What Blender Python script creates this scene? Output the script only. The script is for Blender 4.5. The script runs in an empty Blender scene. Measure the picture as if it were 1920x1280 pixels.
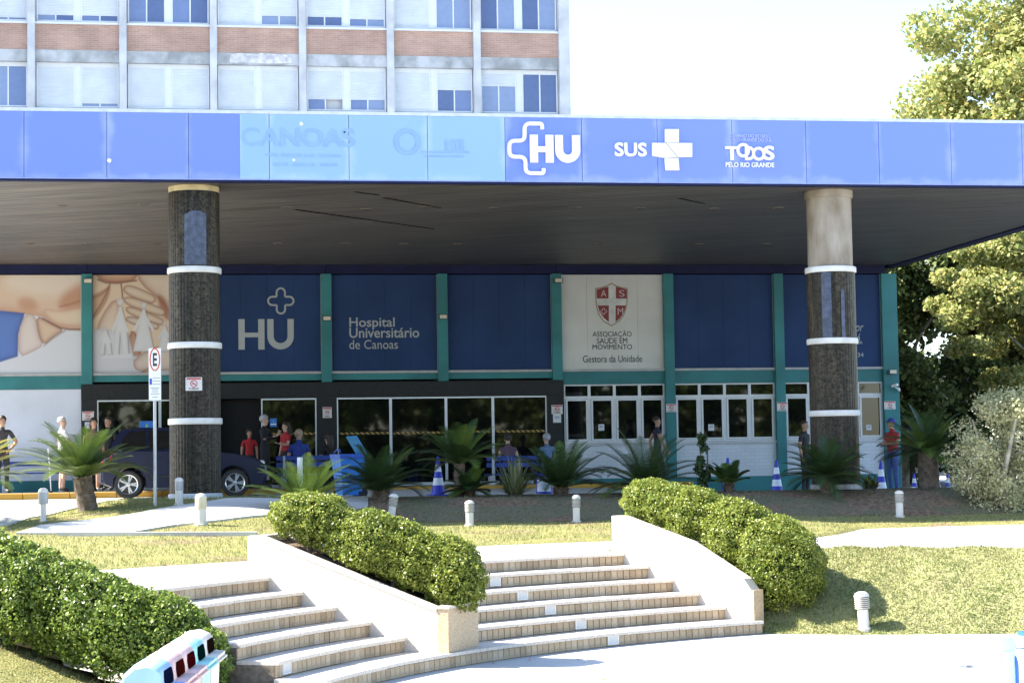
import bpy, bmesh, math, random
import numpy as np
from mathutils import Vector, Matrix
from mathutils.geometry import tessellate_polygon

random.seed(7); RNG = np.random.default_rng(11)
SC = bpy.context.scene
COL = SC.collection

# ------------------------------------------------------------------ camera
EYE = Vector((0.0, 0.0, 2.07)); FPX = 3600.0
YAW, PITCH, ROLL = 0.1572, 0.0624, 0.0158
cF = Vector((math.sin(YAW)*math.cos(PITCH), math.cos(YAW)*math.cos(PITCH), math.sin(PITCH)))
cR0 = Vector((math.cos(YAW), -math.sin(YAW), 0)); cU0 = cR0.cross(cF)
cR = cR0*math.cos(ROLL) - cU0*math.sin(ROLL)
cU = cR0*math.sin(ROLL) + cU0*math.cos(ROLL)
cam = bpy.data.cameras.new('camera'); cam.lens = 36*FPX/1920; cam.sensor_width = 36
cam.clip_start = 0.1; cam.clip_end = 3000
camo = bpy.data.objects.new('camera', cam); COL.objects.link(camo)
mw = Matrix((cR, cU, -cF)).transposed().to_4x4(); mw.translation = EYE
camo.matrix_world = mw; SC.camera = camo

# ------------------------------------------------------------------ light
SUN_EL = math.radians(42.0)
SUN_H = Vector((-0.965, 0.262, 0)).normalized()
SUN_D = (SUN_H*math.cos(SUN_EL) + Vector((0, 0, math.sin(SUN_EL)))).normalized()
world = bpy.data.worlds.new('World'); SC.world = world; world.use_nodes = True
wn = world.node_tree.nodes; wl = world.node_tree.links
bg = wn['Background']; sky = wn.new('ShaderNodeTexSky'); sky.sky_type = 'NISHITA'
sky.sun_disc = False; sky.sun_elevation = SUN_EL
sky.sun_rotation = math.atan2(SUN_D.x, SUN_D.y)
sky.air_density = 1.0; sky.dust_density = 0.7; sky.ozone_density = 2.0; sky.altitude = 20
wl.new(sky.outputs[0], bg.inputs[0]); bg.inputs[1].default_value = 0.10
sl = bpy.data.lights.new('sun', 'SUN'); sl.energy = 4.8; sl.angle = math.radians(0.53); sl.color = (1.0, 0.94, 0.84)
so = bpy.data.objects.new('sun', sl); COL.objects.link(so)
so.rotation_euler = SUN_D.to_track_quat('Z', 'Y').to_euler(); so.location = (-30, 10, 40)
SC.view_settings.view_transform = 'Standard'; SC.view_settings.look = 'None'
SC.view_settings.gamma = 1.0; SC.view_settings.use_curve_mapping = False
SC.view_settings.exposure = 2.25
SC.render.engine = 'CYCLES'
SC.cycles.max_bounces = 5; SC.cycles.diffuse_bounces = 3; SC.cycles.glossy_bounces = 3
SC.cycles.transmission_bounces = 4; SC.cycles.transparent_max_bounces = 6
SC.cycles.use_denoising = True
SC.cycles.sample_clamp_indirect = 8

# ------------------------------------------------------------------ helpers
def ray(px, py):
    return cF + cR*((px-960)/FPX) - cU*((py-640)/FPX)
def at(px, py, Y=None, Z=None, X=None):
    """the point of the place seen at a spot of the photograph, on the plane Y=, Z= or X="""
    d = ray(px, py)
    if Y is not None: t = (Y-EYE.y)/d.y
    elif Z is not None: t = (Z-EYE.z)/d.z
    else: t = (X-EYE.x)/d.x
    return EYE + d*t
def wx(px, Y=46.0, py=700): return at(px, py, Y=Y).x
def wz(px, py, Y=46.0): return at(px, py, Y=Y).z

MATS = {}
def nodes_of(m): return m.node_tree.nodes, m.node_tree.links
def mat(name, col, rough=.6, var=.10, scale=5.0, bump=0.0, metal=0.0, spec=.5, col2=None, detail=4, bscale=None, stretch=None):
    if name in MATS: return MATS[name]
    m = bpy.data.materials.new(name); m.use_nodes = True; n, l = nodes_of(m)
    b = n['Principled BSDF']; b.inputs['Roughness'].default_value = rough; b.inputs['Metallic'].default_value = metal
    b.inputs['Specular IOR Level'].default_value = spec
    tc = n.new('ShaderNodeTexCoord'); src = tc.outputs['Object']
    if stretch:
        mp = n.new('ShaderNodeMapping'); mp.inputs['Scale'].default_value = stretch; l.new(src, mp.inputs[0]); src = mp.outputs[0]
    nz = n.new('ShaderNodeTexNoise'); nz.inputs['Scale'].default_value = scale; nz.inputs['Detail'].default_value = detail
    l.new(src, nz.inputs['Vector'])
    mx = n.new('ShaderNodeMix'); mx.data_type = 'RGBA'
    a = [max(0, c*(1-var)) for c in col]; c2 = col2 if col2 else [min(1, c*(1+var)) for c in col]
    mx.inputs[6].default_value = (*a, 1); mx.inputs[7].default_value = (*c2, 1)
    rp = n.new('ShaderNodeMapRange'); rp.inputs[1].default_value = .35; rp.inputs[2].default_value = .65
    l.new(nz.outputs['Fac'], rp.inputs[0]); l.new(rp.outputs[0], mx.inputs[0]); l.new(mx.outputs[2], b.inputs['Base Color'])
    if bump:
        nb = n.new('ShaderNodeTexNoise'); nb.inputs['Scale'].default_value = bscale or scale*4; nb.inputs['Detail'].default_value = 5
        l.new(src, nb.inputs['Vector']); bp = n.new('ShaderNodeBump'); bp.inputs['Strength'].default_value = bump
        bp.inputs['Distance'].default_value = .02; l.new(nb.outputs['Fac'], bp.inputs['Height']); l.new(bp.outputs[0], b.inputs['Normal'])
    MATS[name] = m; return m
def brickmat(name, c1, c2, mortar, bw, bh, ms=.01, rough=.8, bump=.4, stain=.15):
    if name in MATS: return MATS[name]
    m = bpy.data.materials.new(name); m.use_nodes = True; n, l = nodes_of(m); b = n['Principled BSDF']
    b.inputs['Roughness'].default_value = rough
    tc = n.new('ShaderNodeTexCoord'); sp = n.new('ShaderNodeSeparateXYZ'); cb = n.new('ShaderNodeCombineXYZ')
    l.new(tc.outputs['Object'], sp.inputs[0]); l.new(sp.outputs[0], cb.inputs[0]); l.new(sp.outputs[2], cb.inputs[1])
    br = n.new('ShaderNodeTexBrick'); l.new(cb.outputs[0], br.inputs[0]); br.inputs['Scale'].default_value = 1
    br.inputs['Color1'].default_value = (*c1, 1); br.inputs['Color2'].default_value = (*c2, 1); br.inputs['Mortar'].default_value = (*mortar, 1)
    br.inputs['Mortar Size'].default_value = ms; br.inputs['Brick Width'].default_value = bw; br.inputs['Row Height'].default_value = bh
    nz = n.new('ShaderNodeTexNoise'); nz.inputs['Scale'].default_value = 1.4; nz.inputs['Detail'].default_value = 6; l.new(tc.outputs['Object'], nz.inputs[0])
    mr = n.new('ShaderNodeMapRange'); mr.inputs[1].default_value = .3; mr.inputs[2].default_value = .7; mr.inputs[3].default_value = 1-stain; mr.inputs[4].default_value = 1+stain*.4
    l.new(nz.outputs[0], mr.inputs[0]); mx = n.new('ShaderNodeMix'); mx.data_type = 'RGBA'; mx.blend_type = 'MULTIPLY'; mx.inputs[0].default_value = 1
    l.new(br.outputs[0], mx.inputs[6]); l.new(mr.outputs[0], mx.inputs[7]); l.new(mx.outputs[2], b.inputs['Base Color'])
    bp = n.new('ShaderNodeBump'); bp.inputs['Strength'].default_value = bump; bp.inputs['Distance'].default_value = .01; bp.invert = True
    l.new(br.outputs[1], bp.inputs['Height']); l.new(bp.outputs[0], b.inputs['Normal'])
    MATS[name] = m; return m
def leafmat(name, cols, rough=.45, trans=.3, spec=.35, patch=None):
    if name in MATS: return MATS[name]
    m = bpy.data.materials.new(name); m.use_nodes = True; n, l = nodes_of(m); b = n['Principled BSDF']
    g = n.new('ShaderNodeNewGeometry'); rp = n.new('ShaderNodeValToRGB'); e = rp.color_ramp.elements
    e[0].position = 0; e[0].color = (*cols[0], 1); e[1].position = 1; e[1].color = (*cols[-1], 1)
    for i, c in enumerate(cols[1:-1]):
        x = e.new((i+1)/(len(cols)-1)); x.color = (*c, 1)
    l.new(g.outputs['Random Per Island'], rp.inputs[0]); colour = rp.outputs[0]
    if patch:                              # uneven growth: patches of another leaf colour
        tc = n.new('ShaderNodeTexCoord'); nz = n.new('ShaderNodeTexNoise'); nz.inputs['Scale'].default_value = patch[0]; nz.inputs['Detail'].default_value = 4; l.new(tc.outputs['Object'], nz.inputs[0])
        mr = n.new('ShaderNodeMapRange'); mr.inputs[1].default_value = patch[1]; mr.inputs[2].default_value = patch[1]+.12; mr.inputs[4].default_value = patch[2]; l.new(nz.outputs[0], mr.inputs[0])
        px_ = n.new('ShaderNodeMix'); px_.data_type = 'RGBA'; l.new(mr.outputs[0], px_.inputs[0]); l.new(colour, px_.inputs[6]); px_.inputs[7].default_value = (*patch[3], 1); colour = px_.outputs[2]
    l.new(colour, b.inputs['Base Color'])
    b.inputs['Roughness'].default_value = rough; b.inputs['Specular IOR Level'].default_value = spec
    t = n.new('ShaderNodeBsdfTranslucent'); l.new(colour, t.inputs[0])
    mx = n.new('ShaderNodeMixShader'); mx.inputs[0].default_value = trans
    out = n['Material Output']; l.new(b.outputs[0], mx.inputs[1]); l.new(t.outputs[0], mx.inputs[2]); l.new(mx.outputs[0], out.inputs[0])
    MATS[name] = m; return m
def emitless_glass(name, col, rough=.03, ior=1.6):
    m = mat(name, col, rough, var=.05, spec=.5); m.node_tree.nodes['Principled BSDF'].inputs['IOR'].default_value = ior; return m

class MB:
    """collects boxes, prisms, tubes and lathes into one mesh"""
    def __init__(s): s.v = []; s.f = []; s.mi = []; s.cur = 0
    def add(s, vs, fs):
        o = len(s.v); s.v += [tuple(v) for v in vs]; s.f += [tuple(i+o for i in f) for f in fs]; s.mi += [s.cur]*len(fs); return s
    def box(s, x0, x1, y0, y1, z0, z1):
        v = [(x, y, z) for x in (x0, x1) for y in (y0, y1) for z in (z0, z1)]
        return s.add(v, [(0,1,3,2),(4,6,7,5),(0,4,5,1),(2,3,7,6),(0,2,6,4),(1,5,7,3)])
    def bbox(s, x0, x1, y0, y1, z0, z1, b=.01):
        """box with chamfered edges"""
        c = [((x0+x1)/2), ((y0+y1)/2), ((z0+z1)/2)]; h = [(x1-x0)/2, (y1-y0)/2, (z1-z0)/2]; b = min(b, *[q*.49 for q in h])
        vs = []; idx = {}
        for sx in (-1, 1):
            for sy in (-1, 1):
                for sz in (-1, 1):
                    for ax in range(3):
                        p = [sx*h[0], sy*h[1], sz*h[2]]
                        for k in range(3):
                            if k != ax: p[k] -= (sx, sy, sz)[k]*b
                        idx[(sx, sy, sz, ax)] = len(vs); vs.append((c[0]+p[0], c[1]+p[1], c[2]+p[2]))
        fs = []
        for ax in range(3):
            o = [k for k in range(3) if k != ax]
            for sg in (-1, 1):
                q = []
                for (a, bb) in ((-1,-1),(1,-1),(1,1),(-1,1)):
                    t = [0,0,0]; t[ax] = sg; t[o[0]] = a; t[o[1]] = bb; q.append(idx[(*t, ax)])
                fs.append(q)
            for a in (-1, 1):
                for bb in (-1, 1):
                    q = []
                    t = [0,0,0]; t[o[0]] = a; t[o[1]] = bb
                    for (sg, k) in ((-1, o[0]), (1, o[0]), (1, o[1]), (-1, o[1])):
                        tt = t[:]; tt[ax] = sg; q.append(idx[(*tt, k)])
                    fs.append(q)
        for sx in (-1, 1):
            for sy in (-1, 1):
                for sz in (-1, 1): fs.append([idx[(sx, sy, sz, k)] for k in range(3)])
        return s.add(vs, fs)
    def prism(s, pts, ext):
        """polygon pts (3D, in order) pushed along the vector ext"""
        n = len(pts); ext = Vector(ext); p = [Vector(q) for q in pts]
        tris = tessellate_polygon([p])
        v = p + [q+ext for q in p]
        f = [tuple(t) for t in tris] + [tuple(i+n for i in reversed(t)) for t in tris]
        f += [(i, (i+1) % n, (i+1) % n+n, i+n) for i in range(n)]
        return s.add(v, f)
    def flat(s, pts):
        p = [Vector(q) for q in pts]; return s.add(p, [tuple(t) for t in tessellate_polygon([p])])
    def tube(s, path, radii, n=8, caps=True):
        path = [Vector(p) for p in path]; 
        if not hasattr(radii, '__len__'): radii = [radii]*len(path)
        rings = []; vs = []
        for i, p in enumerate(path):
            d = (path[min(i+1, len(path)-1)]-path[max(i-1, 0)]).normalized()
            a = d.orthogonal().normalized() if i == 0 else (A - d*A.dot(d)).normalized()
            A = a; b = d.cross(a)
            for k in range(n):
                t = 2*math.pi*k/n; vs.append(p + (a*math.cos(t)+b*math.sin(t))*radii[i])
        fs = []
        for i in range(len(path)-1):
            for k in range(n): fs.append((i*n+k, i*n+(k+1) % n, (i+1)*n+(k+1) % n, (i+1)*n+k))
        if caps: fs += [tuple(range(n-1, -1, -1)), tuple(range((len(path)-1)*n, len(path)*n))]
        return s.add(vs, fs)
    def lathe(s, prof, c=(0, 0), n=24, a0=0, a1=2*math.pi, cap=True):
        """profile of (radius, z) turned about the vertical through c"""
        full = abs(a1-a0-2*math.pi) < 1e-6; m = n if full else n+1; vs = []
        for r, z in prof:
            for k in range(m):
                t = a0+(a1-a0)*k/n; vs.append((c[0]+r*math.cos(t), c[1]+r*math.sin(t), z))
        fs = []
        for i in range(len(prof)-1):
            for k in range(n): fs.append((i*m+k, i*m+(k+1) % m, (i+1)*m+(k+1) % m, (i+1)*m+k))
        if cap and full:
            if prof[0][0] > 1e-4: fs.append(tuple(range(m-1, -1, -1)))
            if prof[-1][0] > 1e-4: fs.append(tuple(range((len(prof)-1)*m, len(prof)*m)))
        return s.add(vs, fs)
    def mesh(s, name, mats, smooth=False):
        me = bpy.data.meshes.new(name); me.from_pydata(s.v, [], s.f)
        for m in (mats if isinstance(mats, (list, tuple)) else [mats]): me.materials.append(m)
        if len(me.materials) > 1: me.polygons.foreach_set('material_index', s.mi)
        if smooth:
            me.polygons.foreach_set('use_smooth', [True]*len(me.polygons))
            try: me.set_sharp_from_angle(angle=math.radians(35))
            except Exception: pass
        me.update(); return me
    def build(s, name, mats, parent=None, smooth=False, world=True):
        return obj(name, s.mesh(name, mats, smooth), parent, world=world)

def obj(name, me, parent=None, loc=None, rot=None, world=False):
    o = bpy.data.objects.new(name, me); COL.objects.link(o)
    if parent is not None:
        o.parent = parent
        if world:                      # the mesh is written in world coordinates
            q = parent; off = Vector((0, 0, 0))
            while q is not None: off += q.location; q = q.parent
            o.location = -off
    if loc is not None: o.location = loc
    if rot is not None: o.rotation_euler = rot
    return o
def tag(o, label=None, cat=None, group=None, kind=None):
    if label: o['label'] = label
    if cat: o['category'] = cat
    if group: o['group'] = group
    if kind: o['kind'] = kind
    return o
def thing(name, label, cat, loc=(0, 0, 0), rz=0.0, group=None):
    o = bpy.data.objects.new(name, None); COL.objects.link(o); o.location = loc; o.rotation_euler = (0, 0, rz)
    o.empty_display_size = .2
    return tag(o, label, cat, group)
def copy_tree(o, parent=None):
    c = o.copy(); COL.objects.link(c); c.parent = parent
    for ch in list(o.children): copy_tree(ch, c)
    return c
def struct(o): return tag(o, kind='structure')

def bigmesh(name, V, F, mats):
    """mesh from numpy arrays: V (n,3), F (m,k)"""
    me = bpy.data.meshes.new(name); k = F.shape[1]
    me.vertices.add(len(V)); me.vertices.foreach_set('co', V.astype(np.float32).ravel())
    me.loops.add(F.size); me.loops.foreach_set('vertex_index', F.astype(np.int32).ravel())
    me.polygons.add(len(F)); me.polygons.foreach_set('loop_start', np.arange(0, F.size, k, dtype=np.int32))
    for m in (mats if isinstance(mats, (list, tuple)) else [mats]): me.materials.append(m)
    me.update(calc_edges=True); return me
def leaf_mesh(name, P, N, size, material, aspect=.55, tilt=.9, sizevar=.35):
    """diamond leaves at the points P, roughly facing N"""
    n = len(P); r = RNG.normal(size=(n, 3))*tilt + N; r /= np.linalg.norm(r, axis=1)[:, None]+1e-9
    a = np.cross(r, RNG.normal(size=(n, 3))); a /= np.linalg.norm(a, axis=1)[:, None]+1e-9; b = np.cross(r, a)
    s = (size*(1+sizevar*RNG.uniform(-1, 1, n)))[:, None]
    V = np.stack([P-a*s*.5, P+b*s*aspect*.5+r*s*.08, P+a*s*.5, P-b*s*aspect*.5+r*s*.08], 1).reshape(-1, 3)
    return bigmesh(name, V, np.arange(4*n).reshape(n, 4), material)

# lettering -----------------------------------------------------------------
def text_mesh(txt, bold=0.0, shear=0.0, ext=.5, res=4):
    cu = bpy.data.curves.new('lettering', 'FONT'); cu.body = txt; cu.size = 1; cu.offset = bold; cu.shear = shear
    cu.extrude = ext; cu.resolution_u = res
    o = bpy.data.objects.new('lettering', cu); COL.objects.link(o)
    dg = bpy.context.evaluated_depsgraph_get(); me = bpy.data.meshes.new_from_object(o.evaluated_get(dg))
    bpy.data.objects.remove(o); bpy.data.curves.remove(cu); return me
def lettering(name, txt, x0, x1, z0, z1, y, depth, material, parent, bold=0.0, shear=0.0, xs=None):
    """raised or printed letters filling the rectangle x0..x1, z0..z1 on a wall that faces -Y at y"""
    me = text_mesh(txt, bold, shear); n = len(me.vertices); co = np.empty(n*3, np.float32); me.vertices.foreach_get('co', co); co = co.reshape(-1, 3)
    mn, mx = co.min(0), co.max(0); w = (co-mn)/np.maximum(mx-mn, 1e-6)
    out = np.stack([x0+w[:, 0]*(x1-x0), y-w[:, 2]*depth, z0+w[:, 1]*(z1-z0)], 1)
    me.vertices.foreach_set('co', out.astype(np.float32).ravel()); me.materials.clear(); me.materials.append(material); me.update()
    return obj(name, me, parent, world=True)
def band(pts, half, y, depth, mb, closed=False):
    """flat ribbon of half width along pts (x,z) on a wall facing -Y"""
    n = len(pts); L = []; R = []
    for i in range(n):
        a = Vector(pts[(i-1) % n] if (closed or i > 0) else pts[i]); b = Vector(pts[(i+1) % n] if (closed or i < n-1) else pts[i])
        d = (b-a).normalized(); nrm = Vector((-d.y, d.x)); p = Vector(pts[i]); L.append(p+nrm*half); R.append(p-nrm*half)
    m = n if closed else n-1
    v = [(q.x, y, q.y) for q in L]+[(q.x, y, q.y) for q in R]+[(q.x, y-depth, q.y) for q in L]+[(q.x, y-depth, q.y) for q in R]
    f = []
    for i in range(m):
        j = (i+1) % n
        f += [(2*n+i, 2*n+j, 3*n+j, 3*n+i), (i, n+i, n+j, j), (i, j, 2*n+j, 2*n+i), (n+i, 3*n+i, 3*n+j, n+j)]
    if not closed:
        for i in (0, n-1): f.append((i, 2*n+i, 3*n+i, n+i))
    mb.add(v, f)
def arc(cx, cz, r, a0, a1, n=8):
    return [(cx+r*math.cos(math.radians(a0+(a1-a0)*i/n)), cz+r*math.sin(math.radians(a0+(a1-a0)*i/n))) for i in range(n+1)]
def ss(x, a, b):
    t = np.clip((np.asarray(x, float)-a)/(b-a), 0, 1); return t*t*(3-2*t)

# ------------------------------------------------------------------ materials
WHITE = mat('white paint', (.78, .79, .80), .55, .05, 3)
WHITEG = mat('white gloss', (.80, .80, .80), .3, .04, 3)
CONC = mat('grey concrete', (.52, .53, .55), .85, .16, 1.6, .3)
CONCL = mat('pale concrete', (.46, .45, .42), .85, .14, .9, .25)
PAVE = mat('plaza concrete', (.44, .43, .41), .85, .10, .6, .2)
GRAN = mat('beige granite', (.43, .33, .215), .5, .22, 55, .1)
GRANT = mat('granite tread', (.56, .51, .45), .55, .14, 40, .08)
GROUT = mat('dark grout', (.16, .13, .10), .9, .3, 20)
STEEL = mat('brushed steel', (.55, .56, .58), .3, .08, 30, metal=.9)
DARKM = mat('dark metal', (.03, .03, .033), .45, .1)
BLACK = mat('black rubber', (.015, .015, .016), .7, .1)
TEAL = mat('teal paint', (.022, .17, .18), .6, .16, 1.3, .05)
NAVYP = mat('navy panel film', (.020, .046, .128), .6, .12, .8, spec=.15)
NAVYD = mat('navy header paint', (.009, .012, .05), .6, .15, 2, spec=.2)
PRINTW = mat('white panel print', (.58, .58, .55), .6, .06, 1.2, spec=.2)
INK = mat('grey blue ink', (.34, .37, .38), .5, .03)
BARK = mat('bark', (.13, .10, .075), .9, .4, 9, .6)
BARKP = mat('pale bark', (.34, .31, .25), .85, .35, 5, .4)
SOIL = mat('bare soil', (.16, .11, .075), .95, .3, 4, .4)
REDP = mat('red print', (.45, .02, .03), .5, .1)
# ------------------------------------------------------------------ terrain
CC = Vector((9.364, 13.206)); R6, TD, RH = 9.42, .39, .15       # the curved stairs: centre, lowest nose radius, tread, riser
P0 = Vector((0.0, 17.6)); UU = Vector((-.853, .522)); VV = Vector((.522, .853))
def uv(x, y):
    x = np.asarray(x)-P0.x; y = np.asarray(y)-P0.y
    return x*UU.x+y*UU.y, x*VV.x+y*VV.y
def from_uv(u, v): return P0+UU*u+VV*v
CU_, CV_ = [float(q) for q in uv(CC.x, CC.y)]
def u_on(R, v): return CU_+math.sqrt(max(R*R-(v-CV_)**2, 0))
YB = ([-9, -3, -.64, .57, 2, 3.9, 5.9, 7, 8.26, 9.3, 10.4, 12.4, 30], [17, 21.2, 23.14, 24.1, 25.5, 26.8, 27.4, 27.1, 26.4, 27.8, 29.8, 30.2, 30.2])
def H(x, y):
    x = np.asarray(x, float); y = np.asarray(y, float)
    d = y-np.interp(x, *YB)
    L0 = np.interp(y, [20, 23.6, 27.5, 30, 33, 60], [.9, .9, 1.12, 1.3, 1.37, 1.37]); wl_ = ss(x, -2.6, -1.2)
    L = L0*(1-wl_)+wl_*np.interp(y, [20, 23.6, 27.5, 30, 32, 33.6, 34.5, 60], [.9, .9, 1.12, 1.34, 1.50, 1.52, 1.38, 1.38])
    drop = np.interp(x, [4, 9, 13], [0, .05, .26])
    r = .92+.1*ss(d, 0, 3)+.43*ss(y, 30.0, 32.8)-drop*ss(y, 33.4, 35.5)
    w = ss(x, .3, 3.0)
    z = L*(1-w)+r*w
    z = z+np.where(d < 0, np.maximum(d*.5, -.3), 0)+np.clip(d*.3, 0, .02)
    z = z+.012*np.sin(x*2.3+y*1.1)*np.sin(y*1.7-x*.6)*(d > .3)*(y < 33)
    u, v = uv(x, y)
    zl = np.clip(.31*(u-.75)+.02, -.05, 1.0)
    stair = (v > .1) & (d < -1.2)
    z = np.where(stair, -.35, z)
    z = np.where((v <= .1) & (d < 0.4), np.minimum(zl, z), z)
    return z
def Hf(x, y): return float(H(x, y))
def atH(px, py):
    """where the sight line through that spot of the photograph first meets the terrain"""
    d = ray(px, py); t = np.arange(12, 60, .02); x = EYE.x+d.x*t; y = EYE.y+d.y*t; z = EYE.z+d.z*t; h = H(x, y)
    k = np.argmax((z < h) & (y > 22.5)); return Vector((x[k], y[k], h[k]))

def lawnmat(name, greens, dirt, dirt_lo, dirt_hi, seed=0.0):
    m = bpy.data.materials.new(name); m.use_nodes = True; n, l = nodes_of(m); b = n['Principled BSDF']; b.inputs['Roughness'].default_value = .95
    b.inputs['Specular IOR Level'].default_value = .1
    tc = n.new('ShaderNodeTexCoord'); mp = n.new('ShaderNodeMapping'); mp.inputs['Location'].default_value = (seed, 0, 0); l.new(tc.outputs['Object'], mp.inputs[0])
    def nz(s, d=6):
        q = n.new('ShaderNodeTexNoise'); q.inputs['Scale'].default_value = s; q.inputs['Detail'].default_value = d; l.new(mp.outputs[0], q.inputs[0]); return q.outputs[0]
    def mixc(f, a, c):
        q = n.new('ShaderNodeMix'); q.data_type = 'RGBA'; l.new(f, q.inputs[0])
        for i, k in ((6, a), (7, c)):
            if isinstance(k, tuple): q.inputs[i].default_value = (*k, 1)
            else: l.new(k, q.inputs[i])
        return q.outputs[2]
    def rng(f, a, c):
        q = n.new('ShaderNodeMapRange'); q.inputs[1].default_value = a; q.inputs[2].default_value = c; l.new(f, q.inputs[0]); return q.outputs[0]
    g = mixc(rng(nz(9), .35, .65), greens[0], greens[1]); g = mixc(rng(nz(60), .4, .6), g, greens[2]); g = mixc(rng(nz(22, 8), .56, .66), g, tuple(k*.45 for k in greens[0]))
    dd = mixc(rng(nz(14, 8), .42, .60), dirt, tuple(k*.5 for k in dirt)); c = mixc(rng(nz(1.3, 9), dirt_lo, dirt_hi), g, dd); l.new(c, b.inputs['Base Color'])
    bp = n.new('ShaderNodeBump'); bp.inputs['Strength'].default_value = .7; bp.inputs['Distance'].default_value = .04
    l.new(nz(45), bp.inputs['Height']); l.new(bp.outputs[0], b.inputs['Normal']); return m
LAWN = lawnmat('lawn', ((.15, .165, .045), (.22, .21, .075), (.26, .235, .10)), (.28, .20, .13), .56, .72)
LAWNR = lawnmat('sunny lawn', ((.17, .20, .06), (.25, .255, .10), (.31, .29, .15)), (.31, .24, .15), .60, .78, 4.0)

gx = np.concatenate([np.arange(-26, -6, .8), np.arange(-6, 15, .16), np.arange(15, 40, .8)])
gy = np.concatenate([np.arange(14, 34, .16), np.arange(34, 46.4, .6)])
XX, YY = np.meshgrid(gx, gy, indexing='ij'); ZZ = H(XX, YY)
nx, ny = len(gx), len(gy); idx = np.arange(nx*ny).reshape(nx, ny)
F = np.stack([idx[:-1, :-1], idx[1:, :-1], idx[1:, 1:], idx[:-1, 1:]], -1).reshape(-1, 4)
V = np.stack([XX, YY, ZZ], -1).reshape(-1, 3)
fz = V[F][:, :, 2].max(1); F = F[fz > -.06]
lawn = obj('lawn', bigmesh('lawn', V, F, LAWN)); struct(lawn)
lawn.data.polygons.foreach_set('use_smooth', [True]*len(lawn.data.polygons))

mb = MB(); mb.box(-900, 900, -300, 24.5, -.6, -.0); struct(mb.build('plaza', PAVE))
FARG = mat('far ground', (.46, .44, .40), .9, .15, .2)
mb = MB(); mb.flat([(-900, 46.2, 1.12), (900, 46.2, 1.12), (900, 1600, 1.12), (-900, 1600, 1.12)])
mb.flat([(24, 31, 1.12), (900, 31, 1.12), (900, 46.2, 1.12), (24, 46.2, 1.12)])
struct(mb.build('ground', FARG))

def drape(name, pts, material, lift=.02, step=.35, flatz=None):
    """a paved sheet laid over the terrain inside the polygon pts (x,y), with a skirt"""
    bm = bmesh.new(); vs = [bm.verts.new((p[0], p[1], 0)) for p in pts]; bm.faces.new(vs).normal_update(); bmesh.ops.triangulate(bm, faces=bm.faces[:], ngon_method="EAR_CLIP")
    xs = [p[0] for p in pts]; ys = [p[1] for p in pts]
    for ax, lo, hi in ((0, min(xs), max(xs)), (1, min(ys), max(ys))):
        k = lo+step
        while k < hi:
            no = (1, 0, 0) if ax == 0 else (0, 1, 0); co = (k, 0, 0) if ax == 0 else (0, k, 0)
            bmesh.ops.bisect_plane(bm, geom=bm.verts[:]+bm.edges[:]+bm.faces[:], plane_co=co, plane_no=no); k += step
    for v in bm.verts: v.co.z = (flatz if flatz is not None else Hf(v.co.x, v.co.y))+lift
    be = [e for e in bm.edges if len(e.link_faces) == 1]
    r = bmesh.ops.extrude_edge_only(bm, edges=be)
    for g in r['geom']:
        if isinstance(g, bmesh.types.BMVert): g.co.z -= .12
    me = bpy.data.meshes.new(name); bm.to_mesh(me); bm.free(); me.materials.append(material)
    return obj(name, me)
def pxpoly(pts): return [tuple(atH(*p)[:2]) for p in pts]

# driveway below the canopy (sun reaches in at its left end)
struct(drape('driveway', [(-26, 29.6), (-6, 29.6), (-2.9, 29.0), (-2.3, 31.6), (-1.7, 33.6), (.6, 34.4), (3, 34.2), (16, 34.6), (24, 34.6), (24, 46.3), (-26, 46.3)], CONCL, .02, 1.0))
# sidewalk in front of the nearer column
struct(drape('sidewalk', pxpoly([(30, 1002), (252, 999), (500, 968), (690, 951), (690, 936), (420, 937), (300, 956), (205, 973), (75, 987)]), CONCL, .03, .3))
BEDM = lawnmat('bare bed soil', ((.10, .12, .04), (.16, .13, .075), (.21, .18, .13)), (.27, .18, .12), .46, .54, 9.0)
struct(drape('bed', [(2.0, 31.2), (3.5, 30.75), (6, 30.6), (9, 30.7), (11, 30.9), (14.5, 30.9), (14.5, 34.5), (8, 34.3), (3.2, 34.0), (2.2, 33.0)], BEDM, .012, .3))
# landing and path above the stairs
def ringpt(R, a): return (CC.x+R*math.cos(a), CC.y+R*math.sin(a))
land = []
uL = u_on(R6+5*TD, .2); pL = from_uv(uL, .2); aL = math.atan2(pL.y-CC.y, pL.x-CC.x)
aR = math.atan2(23.75-CC.y, 5.18-CC.x)
for i in range(25): land.append(ringpt(R6+5*TD+.3, aL+(aR-aL)*i/24))
land += [(5.35, 24.0), (6.6, 24.2), (7.84, 23.66), (8.66, 23.21), (9.81, 22.58), (13, 21.2), (26, 17.5), (26, 30.3), (12.4, 30.3), (10.4, 29.9), (9.3, 27.9), (8.26, 26.5), (7, 27.2), (5.9, 27.5), (3.9, 26.9), (2, 25.6), (.57, 24.2), (-.64, 23.24), (-2.0, 22.2)]
struct(drape('path', land, PAVE, 0, .8, flatz=.9))

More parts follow.
